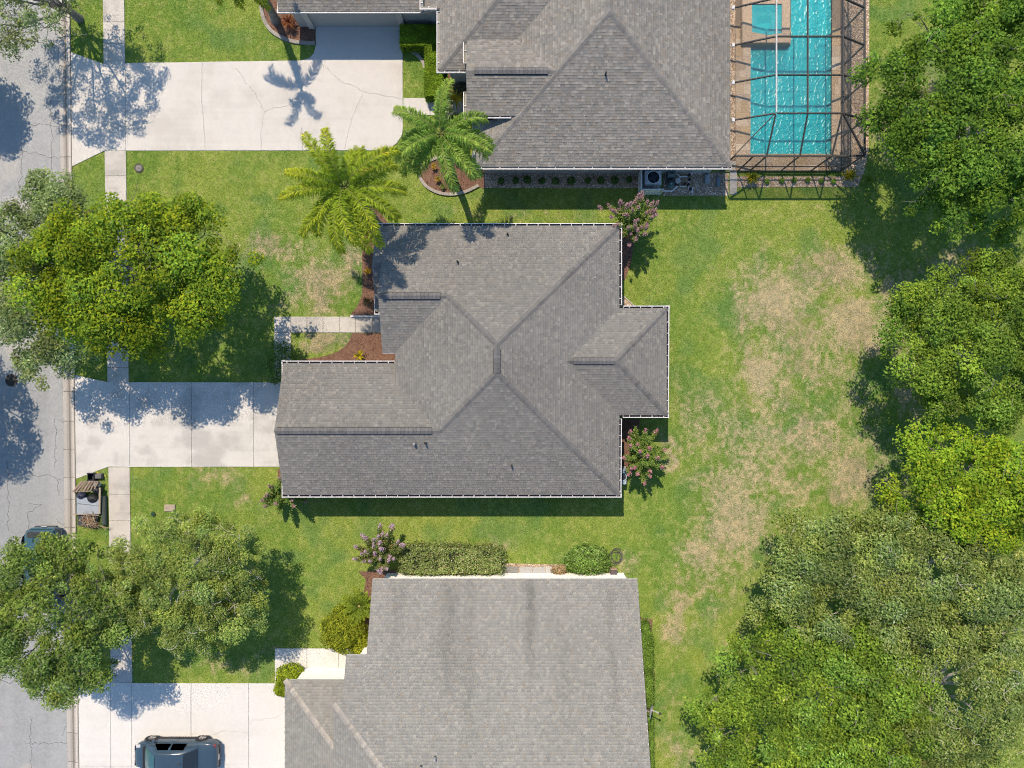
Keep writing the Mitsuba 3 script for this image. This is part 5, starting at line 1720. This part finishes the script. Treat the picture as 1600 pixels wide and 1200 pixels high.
pk = thing('wooden_pallet', 'weathered wooden pallet leaning on the rubbish by the kerb', 'pallet')
p0, p1, p2, p3 = at(113, 769, .28), at(146, 768, .50), at(153, 752, .55), at(128, 752, .36)
upn = np.cross(p1 - p0, p3 - p0)
upn /= np.linalg.norm(upn)
wood = lambda: np.array((.40, .31, .25)) * rng.uniform(.75, 1.2)
for k in range(7):
    t = k / 6
    put('slat', bar(p0 * (1 - t) + p1 * t, p3 * (1 - t) + p2 * t, .085, .02, upn), 'm_rough', pk, color=wood())
for t in (0.03, .5, .97):
    put('stringer', bar(p0 * (1 - t) + p3 * t - upn * .062, p1 * (1 - t) + p2 * t - upn * .062, .05, .085, upn), 'm_rough', pk, color=wood() * .8)
for k in range(3):
    t = k / 2
    put('slat', bar(p0 * (1 - t) + p1 * t - upn * .125, p3 * (1 - t) + p2 * t - upn * .125, .085, .02, upn), 'm_rough', pk, color=wood() * .8)
mt = thing('mattress', 'pale bluish white mattress thrown out at the kerb', 'mattress')
q0, q1, q2, q3 = at(119.5, 803, .30), at(155, 803, .34), at(154, 781, .42), at(120, 776, .40)


def thick_quad(q, t):
    q = np.array(q)
    n = np.cross(q[1] - q[0], q[3] - q[0])
    n /= np.linalg.norm(n)
    v = np.vstack([q, q - n * t])
    f = [[0, 1, 2], [0, 2, 3], [4, 6, 5], [4, 7, 6]] + [x for j in range(4) for x in ([j, j + 4, (j + 1) % 4 + 4], [j, (j + 1) % 4 + 4, (j + 1) % 4])]
    return trimesh.Trimesh(v, np.array(f), process=False)


put('panel', thick_quad([q0, q1, q1 * .45 + q2 * .55, q0 * .42 + q3 * .58], .16), 'm_rough', mt, color=(.44, .50, .58))
put('panel', thick_quad([q0 * .38 + q3 * .62 + [0, 0, .02], q1 * .41 + q2 * .59 + [0, 0, .02], q2, q3], .16), 'm_rough', mt, color=(.42, .48, .57))
k = thing('plank', 'long tan plank along the right side of the mattress', 'plank')
put('board', bar(at(155.5, 803, .40), at(156, 762, .48), .10, .03), 'm_rough', k, color=(.46, .40, .31))
k = thing('plank', 'thin tan batten across the lower end of the mattress', 'plank')
put('board', bar(at(114, 803.2, .36), at(155, 805, .40), .05, .04), 'm_rough', k, color=(.42, .36, .30))


def blob(c, R, seed, sq=1.0):
    m = trimesh.creation.icosphere(3, 1.0)
    v = m.vertices
    d = 1 + .35 * (meshkit.fbm(v * 1.6 + seed, 3, seed) - .5) + .16 * (meshkit.fbm(v * 5 + seed, 2, seed + 3) - .5)
    m.vertices = v * d[:, None] * R + c
    m.vertices[:, 2] = np.maximum(m.vertices[:, 2], .0)
    return m


for k, (u, v, R, lab) in enumerate(((146, 779, .34, 'black rubbish bag bulging between pallet and mattress'), (153, 766, .26, 'black rubbish bag under the right end of the pallet'), (128, 774, .26, 'crumpled dark blue bag between pallet and mattress on the left'))):
    kk = thing('rubbish_bag', lab, 'rubbish bag')
    c = at(u, v, .30)
    put('bag', blob(c, np.array([R, R * .75, .28]), 3 + k), 'm_gloss' if k < 2 else 'm_paint', kk, color=[(.012, .013, .018), (.012, .013, .018), (.03, .04, .08)][k], smooth=True) if 0 else put('bag', blob(c, np.array([R, R * .75, .28]), 3 + k), 'm_paint', kk, color=[(.014, .016, .022), (.014, .016, .022), (.03, .04, .08)][k])
    put('knot', cyl(c + [0, 0, .24], c + [.03, .02, .36], .05, 7, .02), 'm_paint', kk, color=(.015, .016, .02))
kk = thing('carpet_roll', 'long dark green rolled carpet along the right side of the heap', 'carpet roll')
put('roll', cyl(at(162, 775, .15), at(163, 820, .15), .15, 16), 'm_rough', kk, color=(.075, .10, .095))
put('end', cyl(at(163, 819.8, .15), at(163, 820.4, .15), .10, 14), 'm_rough', kk, color=(.02, .02, .02))
kk = thing('paint_bucket', 'pale blue bucket beside the pallet top right corner', 'bucket')
b = at(156, 757, .0)
put('pail', cyl(b, b + [0, 0, .34], .12, 16, .145), 'm_paint', kk, color=(.40, .47, .55))
put('lid', cyl(b + [0, 0, .34], b + [0, 0, .37], .155, 16), 'm_paint', kk, color=(.60, .66, .72))
kk = thing('storage_bin', 'small black bin behind the pallet', 'bin')
c0 = at(147.5, 744, .0)
put('tub', joinv([bx(c0[0] - .20, c0[0] + .20, c0[1] - .20, c0[1] + .20, 0, .04), bx(c0[0] - .20, c0[0] - .17, c0[1] - .20, c0[1] + .20, .041, .36), bx(c0[0] + .17, c0[0] + .20, c0[1] - .20, c0[1] + .20, .041, .36),
                  bx(c0[0] - .169, c0[0] + .169, c0[1] - .20, c0[1] - .17, .041, .36), bx(c0[0] - .169, c0[0] + .169, c0[1] + .17, c0[1] + .20, .041, .36)]), 'm_paint', kk, color=(.02, .025, .035))
put('rim', joinv([bar((c0[0] - .23, c0[1] + s * .21, .37), (c0[0] + .23, c0[1] + s * .21, .37), .05, .02) for s in (-1, 1)]), 'm_paint', kk, color=(.03, .035, .05))
kk = thing('cardboard_box', 'grey box beside the small black bin', 'box')
c1 = at(157, 743, .0)
put('carton', rounded_box(c1[0] - .20, c1[0] + .20, c1[1] - .14, c1[1] + .14, 0, .30, .015), 'm_rough', kk, color=(.17, .17, .17))
put('flap', bar((c1[0] - .19, c1[1], .306), (c1[0] + .19, c1[1], .306), .25, .008), 'm_rough', kk, color=(.20, .20, .20))
kk = thing('dark_board', 'dark grey sheet lying under the heap of sticks', 'board')
put('sheet', thick_quad([at(121, 821, .10), at(150, 826, .14), at(153, 806, .22), at(121, 805, .22)], .06), 'm_rough', kk, color=(.085, .095, .115))
put('batten', bar(at(122, 813, .20), at(151, 815.5, .225), .05, .03), 'm_rough', kk, color=(.07, .07, .08))
kk = thing('stick_pile', 'heap of dry tan and reddish sticks at the lower end of the rubbish', 'pile of sticks')
r = np.random.default_rng(77)
for k in range(80):
    c = at(r.normal(140, 5.5), r.normal(814, 4.2), .26 + r.uniform(0, .22))
    a, l = r.uniform(0, 2 * PI), r.uniform(.14, .42)
    if k < 5:
        c, a, l = at(150 + k, 818 + k, .3), -.55 + .1 * k, .65
    d = np.array([math.cos(a), math.sin(a), r.normal(0, .25)]) * l
    put('stick', cyl(c - d, c + d, .016, 5, .008), 'm_rough', kk, color=np.array([(.42, .33, .22), (.36, .17, .11), (.30, .22, .15), (.52, .44, .32)][r.integers(4)]))
for u, v, c, lab in ((152.5, 738.5, (.6, .5, .03), 'yellow scrap beside the black bin, upper one'), (164.5, 743.5, (.60, .58, .12), 'yellow scrap at the sidewalk edge beside the grey box')):
    kk = thing('scrap', lab, 'scrap')
    c0 = at(u, v, .05)
    put('piece', trimesh.util.concatenate([bar(c0 + [-.06, .05, 0], c0 + [.06, -.05, .02], .06, .02)]), 'm_paint', kk, color=c)

# ------------------------------------------------------------------ small things on lawns and street
kk = thing('manhole_cover', 'dark round manhole cover in the street at the left edge', 'manhole cover')
c = at(18, 594, 0)
put('lid', cyl(c + [0, 0, -.01], c + [0, 0, .012], .30, 28), 'm_rough', kk, color=(.05, .048, .045))
put('frame', trimesh.creation.annulus(.305, .37, .016, sections=30).apply_translation(c + [0, 0, .002]), 'm_rough', kk, color=(.09, .085, .08))
for j in range(5):
    put('rib', bar(c + [-.2, -.16 + .08 * j, .014], c + [.2, -.16 + .08 * j, .014], .025, .008), 'm_rough', kk, color=(.07, .065, .06))
kk = thing('valve_cover', 'round grey metal cover in the lawn near the sidewalk', 'cover')
c = at(217.5, 263, 0)
put('lid', cyl(c + [0, 0, -.02], c + [0, 0, .075], .20, 20, .18), 'm_rough', kk, color=(.30, .29, .28))
put('hub', cyl(c + [0, 0, .075], c + [0, 0, .10], .05, 10), 'm_rough', kk, color=(.2, .2, .2))
put('ring', trimesh.creation.annulus(.20, .26, .05, sections=24).apply_translation(c + [0, 0, .03]), 'm_rough', kk, color=(.12, .11, .10))
kk = thing('utility_box', 'beige rectangular utility lid in the lawn above the pale tree', 'utility box')
c = at(266, 793.5, 0)
put('lid', rounded_box(c[0] - .31, c[0] + .31, c[1] - .19, c[1] + .19, -.02, .09, .02), 'm_rough', kk, color=(.50, .42, .34))
put('handle', cyl(c + [-.15, 0, .085], c + [-.15, 0, .10], .035, 8), 'm_rough', kk, color=(.2, .17, .14))
put('bolt', cyl(c + [.2, .08, .085], c + [.2, .08, .098], .02, 8), 'm_rough', kk, color=(.2, .17, .14))
kk = thing('irrigation_box', 'small dark green irrigation lid in the lawn left of the beige lid', 'irrigation box')
c = at(240, 803, 0)
put('lid', cyl(c + [0, 0, -.02], c + [0, 0, .09], .13, 14), 'm_rough', kk, color=(.035, .09, .055))
put('knob', cyl(c + [.04, -.03, .09], c + [.04, -.03, .15], .03, 8), 'm_rough', kk, color=(.02, .04, .03))
kk = thing('garden_hose', 'coiled dark garden hose on the lawn at the corner of the lowest house', 'hose')
r = np.random.default_rng(8)
c = at(962, 869, 0)
t = np.linspace(0, 5.2 * 2 * PI, 220)
rad = .33 + .05 * np.sin(t * .37) + .035 * np.sin(t * 1.7)
hs = np.c_[c[0] + rad * np.cos(t) + .07 * np.sin(t * .21), c[1] + rad * 1.15 * np.sin(t) + .06 * np.cos(t * .17), .05 + .012 * (t / (2 * PI))]
put('coil', tube(hs, .013, 6), 'm_paint', kk, color=(.13, .13, .12))
put('tail', tube([hs[-1], [*P(960, 884, .05), .05], [*P(957, 893, .1), .1]], .013, 6), 'm_paint', kk, color=(.13, .13, .12))
kk = thing('hose_box', 'small dark crate against the lowest house wall below the hose coil', 'box')
c = at(957.5, 893, 0)
put('crate', joinv([bx(c[0] - .18, c[0] + .18, c[1] - .19 + .08 * j, c[1] - .13 + .08 * j, .02, .42) for j in range(5)]), 'm_rough', kk, color=(.11, .095, .11))
put('lid', rounded_box(c[0] - .19, c[0] + .19, c[1] - .20, c[1] + .21, .421, .45, .01), 'm_rough', kk, color=(.14, .12, .13))
put('back_board', bx(c[0] - .19, c[0] + .19, c[1] + .212, c[1] + .25, .02, .50), 'm_rough', kk, color=(.45, .33, .24))
kk = thing('satellite_dish', 'white satellite dish with its arm on the right edge of the lowest roof', 'satellite dish')
c = at(1015.5, 1112, 3.6)
nd = np.array([.86, -.12, .30])
nd /= np.linalg.norm(nd)
a_ = np.cross(nd, [0, 0, 1.0]); a_ /= np.linalg.norm(a_)
b_ = np.cross(a_, nd)
g_ = np.linspace(0, 1, 6)[:, None] * .38
th = np.linspace(0, 2 * PI, 25)[None, :-1]
v = (c + (g_ * np.cos(th))[..., None] * a_ + (g_ * np.sin(th))[..., None] * b_ * .9 + (g_ ** 2 * .45 + 0 * th)[..., None] * nd).reshape(-1, 3)
f = [x for i in range(5) for j in range(24) for x in ([i * 24 + j, i * 24 + 24 + j, i * 24 + 24 + (j + 1) % 24], [i * 24 + j, i * 24 + 24 + (j + 1) % 24, i * 24 + (j + 1) % 24])]
put('reflector', (v, np.array(f)), 'm_paint', kk, color=(.62, .68, .76), smooth=True)
put('arm', bar(c - b_ * .30, c + nd * .50 - b_ * .12, .04, .035), 'm_paint', kk, color=(.62, .64, .64))
put('receiver', rounded_box(-.06, .06, -.05, .05, -.06, .05, .03).apply_translation(c + nd * .52 - b_ * .10), 'm_paint', kk, color=(.05, .05, .055))
put('mast', tube([c - nd * .03, c - nd * .12, [eE - .2, c[1], 3.6]], .025, 7), 'm_paint', kk, color=(.35, .35, .36))

# ------------------------------------------------------------------ equipment beside the upper house
kk = thing('vinyl_fence', 'L shaped pale vinyl fence round the air conditioner', 'fence')
za = 1.15
xa0, ya0 = X(1003, za), Y(296.5, za)
xa1 = X(1036, za)
yw = Y(262, z0) + .45
fc = (.75, .80, .82)
for k in range(5):
    t0, t1 = ya0 + .06 + (yw - ya0 - .06) * k / 5, ya0 + .06 + (yw - ya0 - .06) * (k + 1) / 5 - .012
    put('board', bx(xa0 - .035, xa0 - .005, t0, t1, .05, za - .03), 'm_paint', kk, color=fc)
for k in range(5):
    t0, t1 = xa0 + .05 + (xa1 - xa0 - .1) * k / 5, xa0 + .05 + (xa1 - xa0 - .1) * (k + 1) / 5 - .012
    put('board', bx(t0, t1, ya0 + .005, ya0 + .035, .05, za - .03), 'm_paint', kk, color=fc)
put('rail', bx(xa0 - .05, xa0 + .01, ya0 + .06, yw, za - .029, za + .02), 'm_paint', kk, color=(.88, .92, .95))
put('rail', bx(xa0 + .055, xa1 - .055, ya0 - .01, ya0 + .05, za - .029, za + .02), 'm_paint', kk, color=(.88, .92, .95))
for x_, y_ in ((xa0 - .02, ya0 + .02), (xa1, ya0 + .02)):
    put('post', bx(x_ - .055, x_ + .055, y_ - .055, y_ + .038, 0, za + .06), 'm_paint', kk, color=(.62, .66, .68))


def ac_unit(label, x0, x1, y0, y1, h, col):
    kk = thing('air_conditioner', label, 'air conditioner')
    cx_, cy_, rr = (x0 + x1) / 2, (y0 + y1) / 2, min(x1 - x0, y1 - y0) * .42
    put('pad', bx(x0 - .08, x1 + .08, y0 - .08, y1 + .08, 0, .08), 'm_rough', kk, color=(.42, .42, .42))
    put('cabinet', rounded_box(x0, x1, y0, y1, .081, h - .04, .03), 'm_paint', kk, color=col)
    for j in range(9):
        z = .16 + j * (h - .3) / 9
        put('louver', joinv([bx(x0 - .012, x1 + .012, y0 - .012, y0 - .001, z, z + .03), bx(x0 - .012, x1 + .012, y1 + .001, y1 + .012, z, z + .03),
                             bx(x0 - .012, x0 - .001, y0, y1, z, z + .03), bx(x1 + .001, x1 + .012, y0, y1, z, z + .03)]), 'm_paint', kk, color=np.array(col) * .8)
    top_ = Polygon([(x0, y0), (x1, y0), (x1, y1), (x0, y1)]).buffer(-.01).difference(Point(cx_, cy_).buffer(rr, 24))
    put('top_plate', slab(top_, h - .04, h), 'm_paint', kk, color=np.array(col) * 1.12)
    put('fan_ring', trimesh.creation.annulus(rr, rr + .05, .07, sections=36).apply_translation([cx_, cy_, h + .02]), 'm_paint', kk, color=np.array(col) * 1.25)
    put('fan_well', cyl((cx_, cy_, h - .039), (cx_, cy_, h - .035), rr, 28), 'm_rough', kk, color=(.012, .02, .035))
    for j in range(4):
        a = j * PI / 2 + .4
        put('fan_blade', bar((cx_, cy_, h - .01), (cx_ + rr * .9 * math.cos(a), cy_ + rr * .9 * math.sin(a), h - .015), rr * .45, .008), 'm_rough', kk, color=(.09, .13, .17))
    put('guard', joinv([trimesh.creation.annulus(q - .006, q + .006, .008, sections=30).apply_translation([cx_, cy_, h + .04]) for q in np.linspace(.08, rr, 6)] +
                       [bar((cx_ + rr * math.cos(a), cy_ + rr * math.sin(a), h + .048), (cx_ - rr * math.cos(a), cy_ - rr * math.sin(a), h + .048), .012, .008) for a in (0, PI / 3, 2 * PI / 3)]), 'm_paint', kk, color=(.05, .06, .08))
    return kk


ac_unit('air conditioner with round fan inside the vinyl fence by the upper house', X(1008, .9), X(1034, .9), Y(288, .9), Y(266, .9), .88, (.66, .70, .72))
ac_unit('air conditioner partly hidden behind the pink crape myrtle', X(966, .8), X(979, .8), Y(757, .8), Y(733, .8), .80, (.35, .45, .52))
PVC = (1.1, 1.12, 1.15)


def pipes(path, key, r=.03, c=PVC, name='pipe'):
    for a, b in zip(path[:-1], path[1:]):
        put(name, cyl(a, b, r, 8), 'm_paint', key, color=c)


kk = thing('pool_pump', 'pool pump with white strainer lid among the pipes by the upper house', 'pool pump')
c = at(1052, 286, .0)
put('base', bx(c[0] - .35, c[0] + .30, c[1] - .14, c[1] + .14, .03, .08), 'm_paint', kk, color=(.03, .03, .035))
put('motor', cyl(c + [-.34, .0, .26], c + [.02, .0, .26], .12, 14), 'm_paint', kk, color=(.10, .11, .12))
put('strainer', cyl(c + [.16, .0, .09], c + [.16, .0, .44], .14, 16), 'm_paint', kk, color=(.05, .05, .06))
put('lid', cyl(c + [.16, .0, .441], c + [.16, .0, .49], .155, 18), 'm_paint', kk, color=(.68, .68, .68))
pipes([c + [.30, 0, .34], at(1062, 283, .34), at(1062, 276, .36), at(1057, 271, .36)], kk)
kk = thing('pool_heater', 'flat grey pool heater box next to the air conditioner fence', 'pool heater')
c = at(1046, 275, 0)
put('case', rounded_box(c[0] - .22, c[0] + .22, c[1] - .20, c[1] + .18, .03, .62, .03), 'm_paint', kk, color=(.14, .21, .21))
put('top_plate', rounded_box(c[0] - .20, c[0] + .20, c[1] - .18, c[1] + .16, .621, .66, .015), 'm_paint', kk, color=(.19, .26, .25))
put('vent', bx(c[0] - .14, c[0] + .14, c[1] - .05, c[1] + .05, .661, .68), 'm_paint', kk, color=(.05, .07, .07))
kk = thing('pool_filter', 'low blue green pool filter tank among white pipes', 'pool filter')
c = at(1046, 291, 0)
put('tank', trimesh.util.concatenate([cyl(c, c + [0, 0, .40], .20, 20), cyl(c + [0, 0, .40], c + [0, 0, .50], .20, 20, .11)]), 'm_paint', kk, color=(.10, .20, .20))
put('band', trimesh.creation.annulus(.201, .225, .05, sections=24).apply_translation(c + [0, 0, .25]), 'm_paint', kk, color=(.25, .25, .26))
put('gauge', cyl(c + [0, 0, .5], c + [0, 0, .58], .04, 10), 'm_paint', kk, color=(.6, .6, .6))
kk = thing('valve_manifold', 'cluster of white pipes and black valves in front of the pool equipment', 'valves')
pipes([at(1062, 276, .35), at(1074, 276, .35)], kk)
pipes([at(1036, 298, .2), at(1050, 298.5, .2), at(1058, 291, .22)], kk, .04)
pipes([at(1062, 291.5, .24), at(1072, 291.5, .24)], kk)
pipes([at(1082, 293, .2), at(1081.5, 302, .2)], kk, .045)
pipes([at(1080, 273, .3), at(1082, 269, .6)], kk, .035)
pipes([at(1076, 278, .3), at(1076, 297, .3)], kk)
for u, v in ((1076, 274), (1076.5, 281), (1075, 289), (1078, 296), (1069, 288), (1085, 266), (1072, 267)):
    c = at(u, v, .30)
    put('valve', cyl(c, c + [0, 0, .16], .075, 10), 'm_paint', kk, color=(.02, .02, .025))
    put('valve_handle', bar(c + [-.09, .02, .175], c + [.09, -.02, .175], .035, .02), 'm_paint', kk, color=(.03, .03, .035))
for k, (u, v) in enumerate(((1104, 281), (1121, 285))):
    kk = thing('conduit_box', ('grey conduit box on a slab in the gravel, left of two', 'slim blue grey conduit box near the corner of the upper house, right of two')[k], 'electrical box')
    c = at(u, v, 0)
    w_ = (.14, .10)[k]
    put('case', rounded_box(c[0] - w_, c[0] + w_, c[1] - .26, c[1] + .26, .02, .24, .02), 'm_paint', kk, color=((.36, .42, .44), (.20, .28, .34))[k])
    put('lid', rounded_box(c[0] - w_ + .02, c[0] + w_ - .02, c[1] - .22, c[1] + .22, .241, .26, .01), 'm_paint', kk, color=((.42, .47, .49), (.25, .33, .39))[k])
    pipes([c + [0, .26, .13], c + [.12 * (1 - k), .62, .13], c + [.12 * (1 - k), .66, 1.2]], kk, .022, (.4, .42, .44))
kk = thing('concrete_pad', 'small concrete pad between gravel and pool cage corner', 'concrete pad')
put('slab', slab(PPoly([(1140, 252), (1151, 252), (1151, 304), (1140, 304)]), -.02, .05), 'm_walk', kk)
